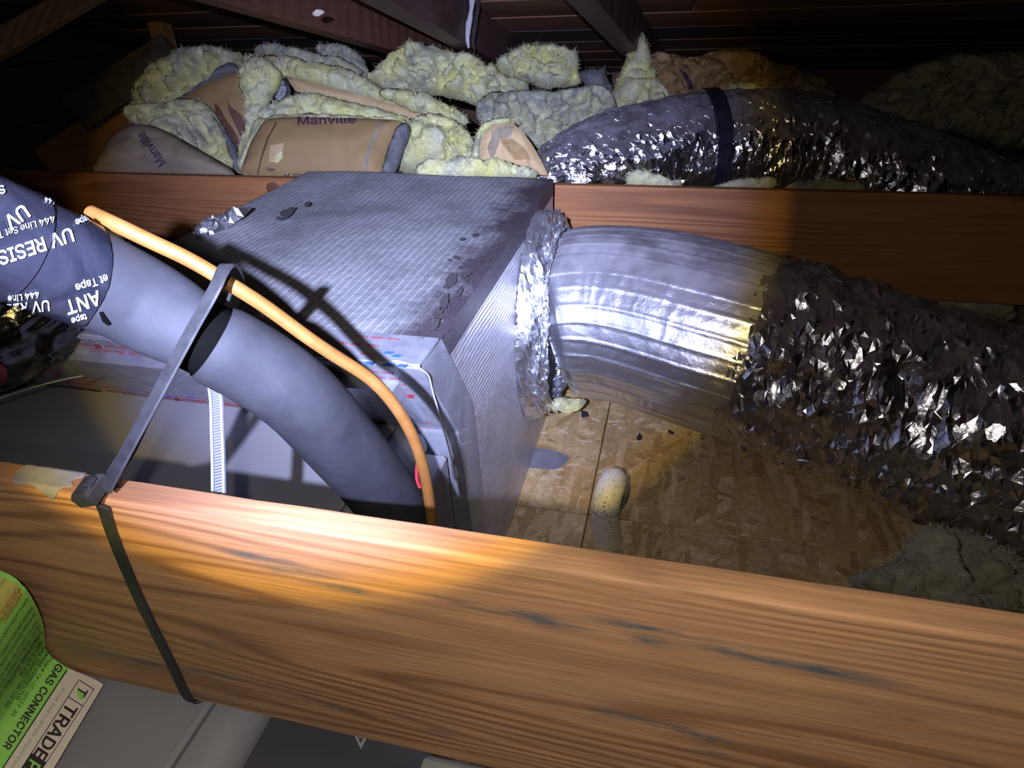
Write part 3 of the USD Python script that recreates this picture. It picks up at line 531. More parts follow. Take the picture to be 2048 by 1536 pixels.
def crumple(S, PH): return fold(S, PH, 21, amp=.0075, ring=.0052)*np.clip(S/.05+.25, 0, 1)
cr = jitter(tube(seg(Q, kk, 200), 165, 104, crumple), .0021, 5)
obj("crumpled_sleeve", cr, FOILC, dt, smooth=16, label="crumpled foil sleeve")
ang = np.linspace(0, 2*np.pi, 121)
cl = []
nr = 26; ns = 200; prof = np.linspace(0, 1, nr); TH, PR_ = np.meshgrid(np.arange(ns)*2*np.pi/ns, prof, indexing="ij")
rad = .136-.026*PR_**1.5; off = .030*np.sin(np.clip(PR_*1.25, 0, 1)*np.pi/2)
pp = np.stack([np.cos(TH)*3, np.sin(TH)*3, PR_*4], -1); dsp = .012*(meshkit.fbm(pp, 3, 31)-.5)*2+.006*(np.abs(meshkit.fbm(pp*2.2, 3, 37)-.5)-.1)*2
rad = rad+dsp*np.clip(PR_*3, .3, 1); off = off+dsp*.7*PR_
V = np.stack([CC[0]+.0004+np.maximum(off, 0), CC[1]+.86*rad*np.cos(TH), CC[2]+rad*np.sin(TH)], -1).reshape(-1, 3)
i, j = np.meshgrid(np.arange(ns), np.arange(nr-1), indexing="ij"); k = (i+1) % ns
f = np.stack([i*nr+j, k*nr+j, k*nr+j+1, i*nr+j+1], -1).reshape(-1, 4)
col = trimesh.Trimesh(V, np.vstack([f[:, [0, 1, 2]], f[:, [0, 2, 3]]]), process=False)
obj("taped_collar", jitter(col, .0009, 9), FOILK, dt, smooth=18, label="crinkled foil tape collar against the box")

# ------------------------------------------------------------------ PVC stub on the strand board
pb = az(1217, 1082, ZF); D0 = (pb-O)@FW
ppts = [[*pb, .0158], [*ad(1212, 1050, D0-.014), .0158], [*ad(1211, 1018, D0-.027), .0158], [*ad(1217, 988, D0-.034), .0158], [*ad(1224, 968, D0-.022), .0158], [*ad(1229, 966, D0+.006), .0158], [*ad(1232, 976, D0+.03), .0158]]
pvm = tube(ppts, 60, 40); pv = thing("pvc_pipe", "speckled cream plastic pipe stub with a bend on the strand board floor", "pipe", base_of(pvm))
obj("pipe", pvm, PVC, pv, smooth=60)
obj("coupling_line", tube([[*ad(1211, 1020, D0-.0265), .0160], [*ad(1211.2, 1017, D0-.0272), .0160]], 3, 40), plain("joint_line", (.3, .27, .2), .7), pv)
fo = lump(rounded([(1228, 955), (1252, 962), (1262, 985), (1250, 1010), (1240, 1025), (1232, 990)], 1), D0+.02, .012, .012, res=.003, amp=.004, freq=80, seed=8, jitter=.002); obj("foam_seal", fo, FOAMG, pv, label="grey foam seal at the bend")
# debris on the floor
FPL = np.array([0, 0, ZF])
for lab, poly, mt in [("small torn dark chip lying nearest the yellow pad on the strand board", [(1163, 822), (1176, 826), (1178, 833), (1163, 836)], CHIP), ("leaf shaped dark chip on the board right of centre", [(1279, 866), (1285, 876), (1279, 883), (1273, 878)], CHIP),
        ("small dark chip at the edge of the torch light below the foil duct", [(1336, 861), (1348, 866), (1346, 870), (1337, 866)], CHIP), ("lone dark chip in the shade of the silver duct, near the insulation heap", [(1743, 982), (1760, 988), (1766, 993), (1752, 991)], CHIP)]:
    obj("dark_chip", sheet_on(poly, FPL, [0, 0, 1], .0002, .0015), mt, label=lab, category="debris", smooth=False)
sp = []
for k in range(34):
    x, y = prt.uniform(1060, 1360), prt.uniform(835, 985); a = prt.choice([0., -.05, .1, -.7, .5]); L_ = prt.uniform(8, 26); w = prt.uniform(1.2, 3)
    sp.append(sheet_on([(x, y), (x+L_*math.cos(a), y+L_*math.sin(a)*.6), (x+L_*math.cos(a)-w*math.sin(a), y+L_*math.sin(a)*.6+w), (x-w*math.sin(a), y+w)], FPL, [0, 0, 1], .0002, .0006))
obj("wood_splinters", cat(*sp), CHIPL, smooth=False, label="scatter of pale wood splinters on the strand board", category="debris", kind="stuff")
dp = sheet_on(rounded([(1056, 900), (1075, 896), (1110, 902), (1128, 908), (1140, 916), (1128, 930), (1112, 940), (1080, 938), (1052, 936), (1050, 918)], 1), FPL, [0, 0, 1], .0002, .0006)
obj("tape_patch", dp, DUCTT, label="flat grey tape patch stuck to the floor by the box", category="tape", smooth=False)
obj("insulation_scrap", lump(rounded([(1098, 800), (1120, 793), (1150, 797), (1176, 800), (1168, 813), (1150, 824), (1130, 827), (1108, 818)], 1), .86, .02, .01, res=.004, amp=.005, freq=60, seed=14, jitter=.002, lean=60), FIB, label="small clean pale yellow pad on the strand board beside the box", category="insulation")

# ------------------------------------------------------------------ insulated pipe, tape, wire
pc = [(-170, 425, .205, .0195), (-80, 452, .214, .0192), (60, 505, .232, .0192), (180, 556, .250, .0190), (279, 603, .264, .0188), (402, 672, .272, .0188), (487, 717, .283, .0188), (578, 777, .298, .0188), (661, 861, .325, .0188), (715, 924, .346, .0188), (766, 987, .368, .0188), (812, 1062, .392, .0188), (850, 1140, .415, .0188)]
PP = np.array([[*ad(x, y, d), r] for x, y, d, r in pc]); PQ, PS = smooth_path(PP, 400)
def pxx(q): v = q[:3]-O; return 1024+F*(v@RT)/(v@FW)
px_ = np.array([pxx(q) for q in PQ]); iS = np.argmin(abs(px_-398)); iE = np.argmin(abs(px_-424)); iT = np.argmin(abs(px_-196))
il = thing("insulated_pipe", "thick black foam insulated refrigerant pipe tied over the front joist", "pipe", base_of(tube(PQ[:, :4], 60, 12)))
left = PQ[:iS].copy(); n_ = len(left); left[:, 3] -= .0022*np.exp(-((np.arange(n_)-n_)/14.)**2)
fd = lambda S, PH: .0003*2*(meshkit.fbm(np.stack([S*60, np.cos(PH)*2, np.sin(PH)*2], -1), 3, 5)-.5)
lm = tube(left, 160, 64, fd); obj("foam_sleeve", lm, RUBBERS, il, smooth=50, label="left foam sleeve")
right = PQ[iE:].copy(); k_ = np.arange(len(right)); right[:, 3] = right[:, 3]-.0009+.0012*np.clip(k_/80., 0, 1)-.0014*np.exp(-(k_/3.2)**1.3)
rmm = tube(right, 260, 64, fd, caps=False); obj("foam_sleeve", rmm, RUBBER, il, smooth=50, label="right foam sleeve beyond the tie")
core = PQ[iS-12:iE+60].copy(); core[:, 3] = .0158; obj("copper_core", tube(core, 30, 24), HOLE, il)  # flat black plug, paints the shade in the gap between the sleeves
tpq = PQ[:iT].copy(); tpq[:, 3] += .0007
# tape sleeve with a slanting round end: cut by a sphere-like front
tm = tube(tpq, 200, 96, lambda S, PH: .0005*(meshkit.fbm(np.stack([S*45, np.cos(PH)*2.5, np.sin(PH)*2.5], -1), 3, 15)-.5)*2)
vpx = np.array([(lambda w: (1024+F*(w@RT)/(w@FW), 768-F*(w@UP)/(w@FW)))(v-O) for v in tm.vertices])
lim = 226-((vpx[:, 1]-525)/105.)**2*38
facekeep = (vpx[:, 0] < lim)[tm.faces].all(1) | (((tm.vertices-O)@FW > .262)[tm.faces].all(1) & (vpx[:, 0] < 190)[tm.faces].all(1))
tm.update_faces(facekeep); tm.remove_unreferenced_vertices()
tw = obj("tape_wrap", tm, BTAPE, il, smooth=50, label="shiny black tape wrap with white print")
t2q = PQ[:np.argmin(abs(px_-40))].copy(); t2q[:, 3] += .0014
t2 = tube(t2q, 90, 96, lambda S, PH: .0004*(meshkit.fbm(np.stack([S*45, np.cos(PH)*2.5, np.sin(PH)*2.5], -1), 3, 25)-.5)*2); obj("tape_wrap", t2, BTAPE, il, smooth=50, label="overlapping outer tape layer")
both = cat(tm, t2)
for txt_, p0, dr, h_ in [("UV RESISTANT", (142, 456), (-.955, .30), 27), ("444 Line Set Tape", (106, 432), (-.955, .27), 13.5), ("UV", (46, 408), (-.82, .57), 28), ("Set", (6, 372), (-.9, .3), 16),
        ("ANT", (196, 580), (-.955, .30), 27), ("et Tape", (213, 548), (-.955, .30), 15), ("UV RESI", (100, 598), (-.985, .10), 20), ("444 Line", (78, 580), (-.97, .16), 12), ("tape", (172, 625), (-.95, .3), 12), ("444", (112, 402), (-.95, -.2), 10), ("Tape", (184, 428), (-.93, .36), 13)]:
    m = text_on(txt_, p0, dr, h_, both, .0005, bold=len(txt_) < 13, stretch=.92)
    if m is not None: obj("lettering", m, WHITEP, tw, smooth=False)
for q in [[(198, 624), (205, 622), (212, 632), (222, 645), (216, 648), (205, 640)]]:
    m = patch_on(q, lm, .0003, .0006, 6)
    if m is not None: obj("tear", m, HOLE, il, smooth=False, label="small black tear in the foam")
wc = [(184, 427, .2555), (205, 437, .2535), (250, 458, .2535), (300, 482, .2555), (360, 510, .2585), (410, 537, .261), (455, 565, .265), (520, 606, .274), (600, 664, .286), (680, 718, .300), (740, 758, .311), (790, 812, .323), (823, 868, .335), (846, 935, .349), (856, 985, .36), (861, 1020, .369), (866, 1060, .378)]
wq = np.array([[*ad(x, y, d), .0031] for x, y, d in wc]); wm = tube(wq, 200, 20)
wt = thing("cable", "brown round cable lying along the top of the black insulated pipe", "cable", base_of(wm)); obj("jacket", wm, WIRE, wt, smooth=60)
wk = tube(np.array([[*ad(x, y, d), .0009] for x, y, d in [(838, 895, .342), (835, 925, .348), (833, 950, .352), (840, 975, .356)]]), 24, 8); obj("core_wire", wk, plain("red_wire", (.35, .02, .03), .5), wt, label="thin red inner wire")

# ------------------------------------------------------------------ black zip tie
vn = -FW
def front(x, y, dy=.0009): return aY(x, y, Y1-dy)
lowp = [front(204, 1012, .0025), front(215, 1040), front(240, 1108), front(290, 1222), front(340, 1322), front(370, 1385), front(383, 1403, .0006)]
xb = lowp[-1][0]; 
lowp += [np.array([xb+.003, Y1+.003, -H1-.0008]), np.array([xb+.006, Y1+W1-.002, -H1-.0008]), np.array([xb+.007, Y1+W1+.0008, -H1+.004]), np.array([xb+.004, Y1+W1+.001, -.08]), np.array([xb+.002, Y1+W1+.002, -.02])]
lown = [[0, -1, 0.1]]*6+[[0, -.8, -.6], [0, -.2, -1], [0, .2, -1], [0, .9, -.4], [0, 1, 0], [0, 1, 0]]
zt = thing("zip_tie", "black nylon zip tie looped round the front joist and the insulated pipe", "zip tie", base_of(trimesh.PointCloud(np.array(lowp))))
obj("strap", ribbon(lowp, lown, .0062, .0014, 140), BLACKP, zt, label="lower run over the joist face")
hp = az(190, 985, .0035)
ua, ub = az(212, 979, .0055), ad(437, 562, .2515)
upp = [ua, ua*.75+ub*.25, ua*.5+ub*.5, ua*.25+ub*.75, ub, ad(452, 533, .2565), ad(468, 541, .268), ad(470, 590, .290), ad(425, 700, .302), ad(318, 788, .288), ad(256, 903, .267), ad(226, 962, .264), ad(226, 962, .264)+np.array([.004, -.002, -.06])]
upn = [list(nrm(vn+.25*UP-.35*RT))]*5+[list(nrm(.9*UP+.3*vn)), list(nrm(UP+.3*FW)), list(FW), list(nrm(FW-.4*UP)), list(nrm(FW-.6*UP)), list(nrm(FW-.3*UP)), list(nrm(FW-.2*UP)), [0, 1, 0]]
obj("strap", ribbon(upp, upn, .0064, .0016, 160), BLACKP, zt, label="upper run over the pipe")
ax_ = nrm(az(245, 945, .004)-az(190, 1000, .004)+np.array([0, 0, .004])); nz_ = nrm([-.25, -.45, .85]); nz_ = nrm(nz_-ax_*np.dot(nz_, ax_)); ay_ = np.cross(nz_, ax_)
hd = m3.Manifold.hull_points(np.array([ax_*a*.0058+ay_*b*.0046+nz_*c for a in (-1, 1) for b in (-1, 1) for c in (-.0032, .0016)]+[ax_*a*.0046+ay_*b*.0036+nz_*.0034 for a in (-1, 1) for b in (-1, 1)]))
slot = m3.Manifold.hull_points(np.array([ax_*(.0015+a*.0014)+ay_*(.0008+b*.0016)+nz_*c for a in (-1, 1) for b in (-1, 1) for c in (-.001, .006)]))
hm = man(hd-slot); hm.vertices += hp+nz_*.002; obj("head", hm, BLACKP, zt, smooth=False, label="square locking head")
ta = [hp+nz_*.004-ay_*.0005, hp+nz_*.0062-ax_*.001+ay_*-.002, hp+nz_*.0066-ax_*.0018-ay_*-.0045*-1]
obj("tail", ribbon([hp+nz_*.0045+ay_*.0022, hp+nz_*.0058+ay_*.0005, hp+nz_*.0060-ay_*.0052], [nz_]*3, .0042, .0012, 14), BLACKP, zt, label="cut tail end")
# ------------------------------------------------------------------ clear zip tie
cp = [ad(420, 690, .30), ad(428, 760, .297), ad(433, 800, .2915), ad(435, 860, .2845), ad(437, 920, .278), ad(438, 985, .271), ad(440, 1060, .262)]
cn = [list(vn)]*7
ct = thing("zip_tie", "clear plastic ridged zip tie hanging straight down behind the front joist", "zip tie", base_of(ribbon(cp, cn, .006, .001, 20)))
obj("strap", ribbon(cp, cn, .0036, .0009, 60), CLEARP, ct)
CQ, _ = smooth_path(np.array(cp), 80)
sd = nrm(np.cross(nrm(CQ[-1]-CQ[0]), vn)); cnv = nrm(np.cross(sd, nrm(CQ[-1]-CQ[0])))
cnv = cnv*np.sign(np.dot(cnv, vn))
for s in (-1, 1): obj("rail", ribbon([p+sd*s*.0024+cnv*.0002 for p in cp], cn, .0013, .0016, 60), CLEARP, ct)
CQ2, _ = smooth_path(np.array(cp), 66)
obj("teeth", cat(*[obox(p+cnv*.0006, sd, nrm(CQ[-1]-CQ[0]), np.cross(sd, nrm(CQ[-1]-CQ[0])), .0034, .0007, .0006, .0001) for p in CQ2]), plain("tooth_nylon", (.07, .08, .11), .4), ct, kind="stuff", smooth=False)

# ------------------------------------------------------------------ gas connector with its paper tag
prof = [(-40, 1120, .0105), (0, 1141, .0105), (28, 1154, .0105), (52, 1180, .0100), (72, 1214, .0075), (84, 1245, .0045), (88, 1272, .0022), (90, 1292, .0014), (101, 1312, .0014), (118, 1325, .0016), (137, 1336, .0020), (160, 1346, .0022), (207, 1369, .0024)]
PQ2, _ = smooth_path(np.array([aY(x, y, Y1-o) for x, y, o in prof]), 80)
a_ = aY(140, 1336, Y1-.002); b_ = az(-110, 1716, a_[2]+.002); rul = nrm(b_-a_)
def tagsheet(lo, hi, off, length=.085, n2=30):
    A = PQ2[lo:hi]; n = len(A); t = np.gradient(A, axis=0); nn = np.cross(t, rul); nn /= np.linalg.norm(nn, axis=1, keepdims=True); nn *= np.sign((nn@vn))[:, None]
    ss = np.linspace(0, length, n2); T_ = A[:, None]+ss[None, :, None]*rul+nn[:, None]*off; Bk = T_-nn[:, None]*.0004
    m = n*n2; i, j = np.meshgrid(np.arange(n-1), np.arange(n2-1), indexing="ij"); q = i*n2+j
    f = np.stack([q, q+n2, q+n2+1, q+1], -1).reshape(-1, 4); f = np.vstack([f[:, [0, 1, 2]], f[:, [0, 2, 3]]])
    ring = np.r_[np.arange(0, n)*n2, (n-1)*n2+np.arange(1, n2), np.arange(n-2, -1, -1)*n2+n2-1, np.arange(n2-2, 0, -1)]; r2 = np.roll(ring, -1)
    mm = trimesh.Trimesh(np.vstack([T_.reshape(-1, 3), Bk.reshape(-1, 3)]), np.vstack([f, f[:, ::-1]+m, np.c_[ring, ring+m, r2+m], np.c_[ring, r2+m, r2]]), process=False); mm.fix_normals(); return mm
pj = np.array([(1024+F*((q-O)@RT)/((q-O)@FW)) for q in PQ2]); ig = np.argmin(abs(pj-137))
gm, wmm = tagsheet(0, ig+1, 0), tagsheet(ig, 80, 0)
gt = thing("gas_connector", "flexible gas connector with a green and cream paper tag at the lower left corner", "gas connector", base_of(cat(gm, wmm)))
tg = obj("tag", gm, GREEN, gt, label="green printed tag panel", smooth=50); tc = obj("tag", wmm, WHITEC, gt, label="cream tag panel with brand lettering", smooth=50)
whole = cat(gm, wmm)
D1 = (-.545, .838); U1 = np.array([.838, .545]); d1 = np.array(D1)
def L1(s, t): return np.array([137, 1335])+d1*s+U1*t     # s along the rule, t across towards the right edge
def put(parent, m, mt, nm="lettering", **kw):
    if m is not None: obj(nm, m, mt, parent, smooth=False, **kw)
def bar(s0, s1, t0, t1): return patch_on([tuple(L1(s0, t0)), tuple(L1(s1, t0)), tuple(L1(s1, t1)), tuple(L1(s0, t1))], whole, .0002, .0002, 14)
put(tg, text_on("GAS CONNECTOR", L1(4, -24), D1, 15, whole, .0003, True, 1.12), INK)
put(tc, bar(-2, 300, -1.0, 1.2), INK, "rule_line")
put(tc, text_on("TRADE", L1(57, 37), D1, 24, whole, .0003, True, 1.2), INK)
for s0, s1, t0, t1 in [(11, 300, 31, 32.2), (9, 300, 66, 67.2), (9, 10.4, 31, 67), (49, 50.4, 31, 67), (184, 185.4, 31, 67)]: put(tc, bar(s0, s1, t0, t1), INK, "rule_line")
put(tc, bar(185, 300, 31.5, 66.6), INK, "rule_line", label="black block behind the green letters"); put(tc, text_on("PRO", L1(193, 37), D1, 24, whole, .0006, True), GREEN)
put(tc, text_on("T", L1(18, 41), D1, 18, whole, .0005, True), INK, "emblem"); put(tc, patch_on([tuple(L1(s, t)) for s, t in [(22, 37), (28, 39), (34, 43), (40, 49), (41, 55), (37, 60), (31, 61), (29, 54), (25, 45)]], whole, .0003, .0002, 8), GREEN, "emblem")
put(tc, text_on("FOR INDUSTRY PROFESSIONALS", L1(40, 12), D1, 6, whole, .0003, False, 1.9), INKG)
rows = ["ITEM # TP-GC 08512  22", "RANGE CONNECTOR", "GAS CONNECTOR 1/2 OD", "MIP X 1/2 FIP", "MAX 5 PSI  NAT LP"]
for k, r_ in enumerate(rows): put(tg, text_on(r_, L1(-4-k*3, -45-k*11), D1, 7.5, whole, .0003, False, 1.15), DKGREEN)
rr2 = random.Random(9)
for k in range(14):
    w_ = ["INSTALLATION MUST CONFORM WITH LOCAL CODES", "DO NOT REUSE OLD CONNECTOR OR FITTINGS", "TEST ALL JOINTS FOR LEAKS WITH SOAP", "MAXIMUM OPERATING PRESSURE 1/2 PSI", "INDOOR USE ONLY AMBIENT TEMPERATURE"][k % 5]
    q = int(6+k*2.6); ii = min(int((1-k/14)*ig*.93), ig)
    p_ = PQ2[ii]+rul*.001; v_ = p_-O; x_ = 1024+F*(v_@RT)/(v_@FW); y_ = 768-F*(v_@UP)/(v_@FW)
    if k < 5: continue
    put(tg, text_on(w_, (x_-4, y_+4), D1, 4.6, whole, .0003, False, 1.35), DKGREEN)
put(tg, patch_on([(-20, 1150), (10, 1158), (36, 1172), (44, 1186), (0, 1240), (-40, 1300)], whole, .0002, .0002, 10), YELC, "print_block", label="yellow warning block")
put(tg, text_on("CAUTION WARNING", (30, 1176), D1, 7, whole, .0006, False), plain("orange_ink", (.42, .16, .05), .6)); put(tg, text_on("AVERTISSEMENT", (38, 1186), D1, 6, whole, .0006, False), plain("orange_ink_b", (.42, .16, .05), .6))
hose = tube([[*aY(-30, 1330, Y1-.0055), .0052], [*aY(-14, 1240, Y1-.0055), .0052], [*aY(-8, 1190, Y1-.0055), .0052], [*aY(-24, 1158, Y1-.0055), .0052], [*aY(-60, 1150, Y1-.0055), .0052], [*aY(-130, 1150, Y1-.0055), .0052]], 260, 36, lambda S, PH: .0005*np.sin(S*2*np.pi/.0020+PH))
obj("hose", hose, CHROME, gt, smooth=50, label="corrugated steel hose end")

# ------------------------------------------------------------------ insulation pile behind the far joist
bed = inflate(np.array([(-1.68, .93), (2.25, .93), (2.25, 2.5), (-1.68, 2.5)]), .05, .004, .12, .03, .035, 6, 50)
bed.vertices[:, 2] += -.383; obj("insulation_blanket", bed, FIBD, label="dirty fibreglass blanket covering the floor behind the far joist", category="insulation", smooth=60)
# (name, label, outline, distance, kwargs, material)
HAIRS = {id(FIBG2): plain("fibre_near", (.5, .47, .32), .9), id(FIB): plain("fibre_pale", (.80, .77, .50), .9), id(FIBG): plain("fibre_grey", (.50, .50, .42), .9), id(FIBD): plain("fibre_dirty", (.36, .33, .22), .9), id(FIBX): plain("fibre_dust", (.26, .26, .27), .9)}
def batt(label, px, d, mt=FIB, k=1, name="insulation_batt", T=.04, amp=.012, jitter=.007, res=.0052, fuzz=1., **kw):
    m = lump(rounded(px, k), d, T=T*1.1, amp=amp*1.35+.004, jitter=jitter, res=res*d/1.25 if d > .9 else res, fluff=1., **kw); s = kw.get("seed", 1)
    p = thing(name, label, "insulation", base_of(m)); obj("fibreglass", m, mt, p, smooth=70)
    r = np.random.default_rng(s); nh = int(1100*fuzz*min(1, m.area/.05)); fi = r.choice(len(m.faces), nh, p=m.area_faces/m.area); C, K, Wd = [], [], []
    for i in fi:
        q = m.triangles_center[i]; n = m.face_normals[i]; l = r.uniform(.003, .008); a = nrm(n*.5+r.normal(0, .6, 3)); b = r.normal(0, .6, 3)
        C += [q-n*.001, q+a*l*.5+b*l*.12, q+a*l+b*l*.45]; K.append(3); Wd += [.0004, .00035, .00015]
    curves("loose_fibres", C, K, Wd, HAIRS[id(mt)], p, kind="stuff")
    return p
batt("yellow fibreglass mound at the upper left against the dark brace", [(268, 185), (290, 160), (318, 130), (345, 108), (380, 96), (430, 92), (470, 100), (490, 108), (480, 140), (470, 200), (420, 240), (330, 260), (275, 230)], 1.42, T=.075, amp=.02, seed=2, R=.07)
batt("dust-grey folded fibreglass ridge sloping above the brown stained paper", [(300, 235), (340, 200), (370, 190), (410, 160), (450, 128), (468, 125), (478, 135), (470, 150), (420, 172), (390, 190), (350, 215), (330, 240)], 1.33, FIBX, T=.03, amp=.006, seed=3)
kb = lump(rounded([(352, 205), (400, 172), (450, 150), (500, 138), (510, 200), (500, 340), (478, 345), (440, 280), (400, 235)], 0), 1.30, .02, .02, R=.1, res=.008, amp=.004, freq=8, seed=4, jitter=0)
kt = thing("kraft_sheet", "brown kraft paper facing with dark drip stains inside the pile", "kraft paper", base_of(kb)); obj("sheet", kb, KRAFT, kt, smooth=60)
for q in [[(428, 205), (440, 215), (452, 240), (470, 262), (486, 300), (478, 310), (462, 285), (448, 255), (436, 235)], [(455, 200), (462, 215), (478, 225), (490, 250), (488, 290), (480, 270), (468, 245), (458, 225)], [(470, 225), (484, 228), (494, 250), (490, 262), (478, 245)], [(445, 246), (460, 270), (474, 300), (470, 312), (456, 290)]]:
    m = patch_on(rounded(q, 1), kb, .0006, .0006, 10)
    if m is not None: obj("drip_stain", m, STAIN, kt, smooth=False, label="dark brown drip stain")
batt("grey-yellow ruffled fibreglass slab behind the dusty paper dome", [(246, 228), (258, 215), (290, 205), (340, 205), (378, 195), (410, 205), (440, 240), (458, 275), (465, 305), (478, 345), (440, 350), (380, 330), (300, 270), (262, 250)], 1.24, FIB, T=.05, amp=.018, seed=5, R=.06)
batt("grey matted fibreglass pleat hanging left of the stained paper", [(400, 215), (425, 230), (450, 262), (478, 300), (484, 345), (470, 350), (462, 310), (440, 265), (410, 240)], 1.235, FIBX, T=.02, amp=.008, seed=6)
dm = lump(rounded([(186, 350), (196, 320), (225, 275), (262, 250), (300, 248), (345, 268), (390, 295), (430, 318), (465, 338), (474, 358), (420, 362), (300, 362), (200, 360)], 2), 1.12, .05, .03, R=.13, res=.007, amp=.004, freq=14, seed=7, jitter=0, lean=35)
dk = thing("kraft_batt", "dusty brown paper faced insulation dome at the left above the joist", "insulation", base_of(dm)); obj("kraft_facing", dm, KRAFTG, dk, smooth=60)
for s_, p0 in [("Manville", (297, 279)),]:
    m = text_on(s_, (334, 326), (-.60, -.80), 17, dm, .0008, True, .85, sub=.2); 
    if m is not None: obj("lettering", m, PURPLE, dk, smooth=False)
cen_ = [(478, 352), (488, 320), (505, 275), (524, 245), (545, 235), (600, 233), (700, 236), (790, 239), (806, 243), (795, 262), (778, 300), (765, 350), (760, 358), (600, 360)]
cf = lump(rounded(cen_, 1), 1.14, .028, .02, R=.09, res=.008, amp=.003, freq=9, seed=8, jitter=0, lean=38)
ck = thing("kraft_batt", "tan paper faced insulation roll with purple print and a torn corner", "insulation", base_of(cf)); obj("kraft_facing", cf, KRAFT, ck, smooth=60, label="printed brown kraft facing")
cbm = lump(rounded([(x+(8 if x > 640 else -6), y-(2 if y < 300 else 0)) for x, y in cen_], 1), 1.175, .04, .05, R=.05, amp=.01, seed=9, lean=38); obj("fibreglass_core", cbm, FIB, ck, smooth=60)
edg = lump(rounded([(800, 243), (822, 248), (818, 275), (800, 320), (785, 352), (758, 356), (768, 320), (782, 280)], 1), 1.13, .02, .03, res=.005, amp=.008, seed=10, lean=38); obj("cut_edge", edg, FIBX, ck, smooth=60, label="dust-grey cut edge")
for s_, p0, dr, h_, st_ in [("Manville", (593, 250), (1, -.03), 15, 1.45), ("al Fiberglass", (566, 357), (1, .01), 10, 1.25), ("Fgw", (533, 341), (1, .02), 6, 1.)]:
    m = text_on(s_, p0, dr, h_, cf, .0008, True, st_, sub=.22)
    if m is not None: obj("lettering", m, PURPLE, ck, smooth=False)
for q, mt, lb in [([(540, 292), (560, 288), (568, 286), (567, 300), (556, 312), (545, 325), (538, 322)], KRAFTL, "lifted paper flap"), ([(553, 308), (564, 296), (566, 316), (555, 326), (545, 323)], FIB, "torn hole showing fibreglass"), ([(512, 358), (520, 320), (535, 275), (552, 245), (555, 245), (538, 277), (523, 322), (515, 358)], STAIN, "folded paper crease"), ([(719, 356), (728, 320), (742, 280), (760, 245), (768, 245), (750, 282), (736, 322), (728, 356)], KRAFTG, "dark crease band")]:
    m = patch_on(q, cf, .0006, .0005, 10)
    if m is not None: obj("tear" if "torn" in lb else "crease" if "crease" in lb else "flap", m, mt, ck, smooth=False, label=lb)
batt("pale upright fibreglass column between the stained paper and the black scrap", [(478, 128), (500, 112), (530, 112), (565, 150), (545, 195), (532, 215), (548, 240), (515, 262), (490, 310), (478, 352), (470, 330), (485, 280), (488, 220), (480, 170)], 1.22, FIB, T=.035, amp=.012, seed=11)
batt("long arched fibreglass slab curving over the kraft strip", [(480, 114), (540, 104), (580, 116), (640, 124), (700, 138), (750, 165), (800, 200), (820, 225), (760, 215), (690, 192), (620, 178), (575, 162), (540, 172), (500, 165)], 1.31, FIB, T=.06, amp=.016, seed=12)
bs = lump([(520, 205), (552, 165), (572, 152), (582, 180), (580, 200), (555, 208), (530, 212)], 1.27, .006, .004, R=.03, res=.006, amp=.004, freq=30, seed=13, jitter=0)
bt = thing("black_scrap", "black plastic scrap with a faded grey emblem tucked in the insulation", "scrap", base_of(bs)); obj("sheet", bs, BLACKS, bt)
for q in [[(548, 190), (553, 178), (562, 170), (572, 172), (573, 184), (566, 198), (556, 202)], [(556, 166), (566, 160), (570, 168), (560, 172)]]:
    m = patch_on(rounded(q, 1), bs, .0006, .0004, 6)
    if m is not None: obj("emblem", m, GREYP, bt, smooth=False)
ks = lump(rounded([(572, 150), (620, 165), (690, 182), (745, 197), (800, 213), (838, 226), (846, 240), (815, 236), (760, 222), (700, 208), (640, 196), (590, 182)], 0), 1.27, .008, .006, R=.02, res=.006, amp=.003, freq=18, seed=14, jitter=0)
obj("kraft_strip", ks, KRAFTL, label="long pale kraft paper edge strip running down to the right", category="kraft paper", smooth=40)
batt("grey mottled fibreglass lump filling the gap under the kraft strip", [(505, 232), (550, 206), (590, 184), (630, 186), (700, 202), (760, 216), (825, 236), (810, 254), (700, 254), (545, 254)], 1.21, FIB, T=.045, amp=.012, seed=15)
batt("dark grey dusty tuft poking up behind the long arched slab", [(508, 110), (512, 88), (545, 82), (590, 95), (640, 106), (700, 120), (735, 150), (700, 150), (600, 125), (550, 112)], 1.42, FIBG, T=.03, amp=.01, seed=16)
batt("yellow-grey rounded fibreglass tuft under the red rafter", [(628, 95), (650, 83), (680, 86), (710, 100), (730, 122), (742, 150), (720, 160), (680, 140), (640, 122)], 1.48, FIBG, T=.04, amp=.012, seed=17)
batt("broad rumpled fibreglass heap below the middle rafter", [(728, 165), (750, 140), (785, 105), (815, 80), (850, 84), (890, 100), (950, 112), (985, 128), (1010, 150), (1058, 165), (1060, 185), (1000, 200), (960, 215), (900, 195), (830, 190), (760, 180)], 1.40, FIB, T=.07, amp=.03, seed=18, R=.07)
batt("bright yellow fibreglass fold right of the kraft strip", [(745, 185), (790, 172), (850, 185), (900, 205), (935, 230), (940, 255), (900, 250), (850, 235), (800, 212)], 1.26, FIB, T=.04, amp=.014, seed=19)
batt("pale knotted fibreglass bundle under the roof boards right of the middle rafter", [(985, 135), (1010, 100), (1050, 93), (1110, 95), (1150, 100), (1160, 125), (1155, 150), (1165, 168), (1140, 178), (1085, 178), (1060, 160), (1010, 160)], 1.45, FIB, T=.06, amp=.024, seed=20, R=.06)
batt("small dust-grey tuft beside the foot of the second rafter", [(1155, 150), (1170, 135), (1195, 138), (1215, 130), (1210, 150), (1230, 185), (1180, 190)], 1.5, FIBX, T=.03, amp=.012, seed=21)
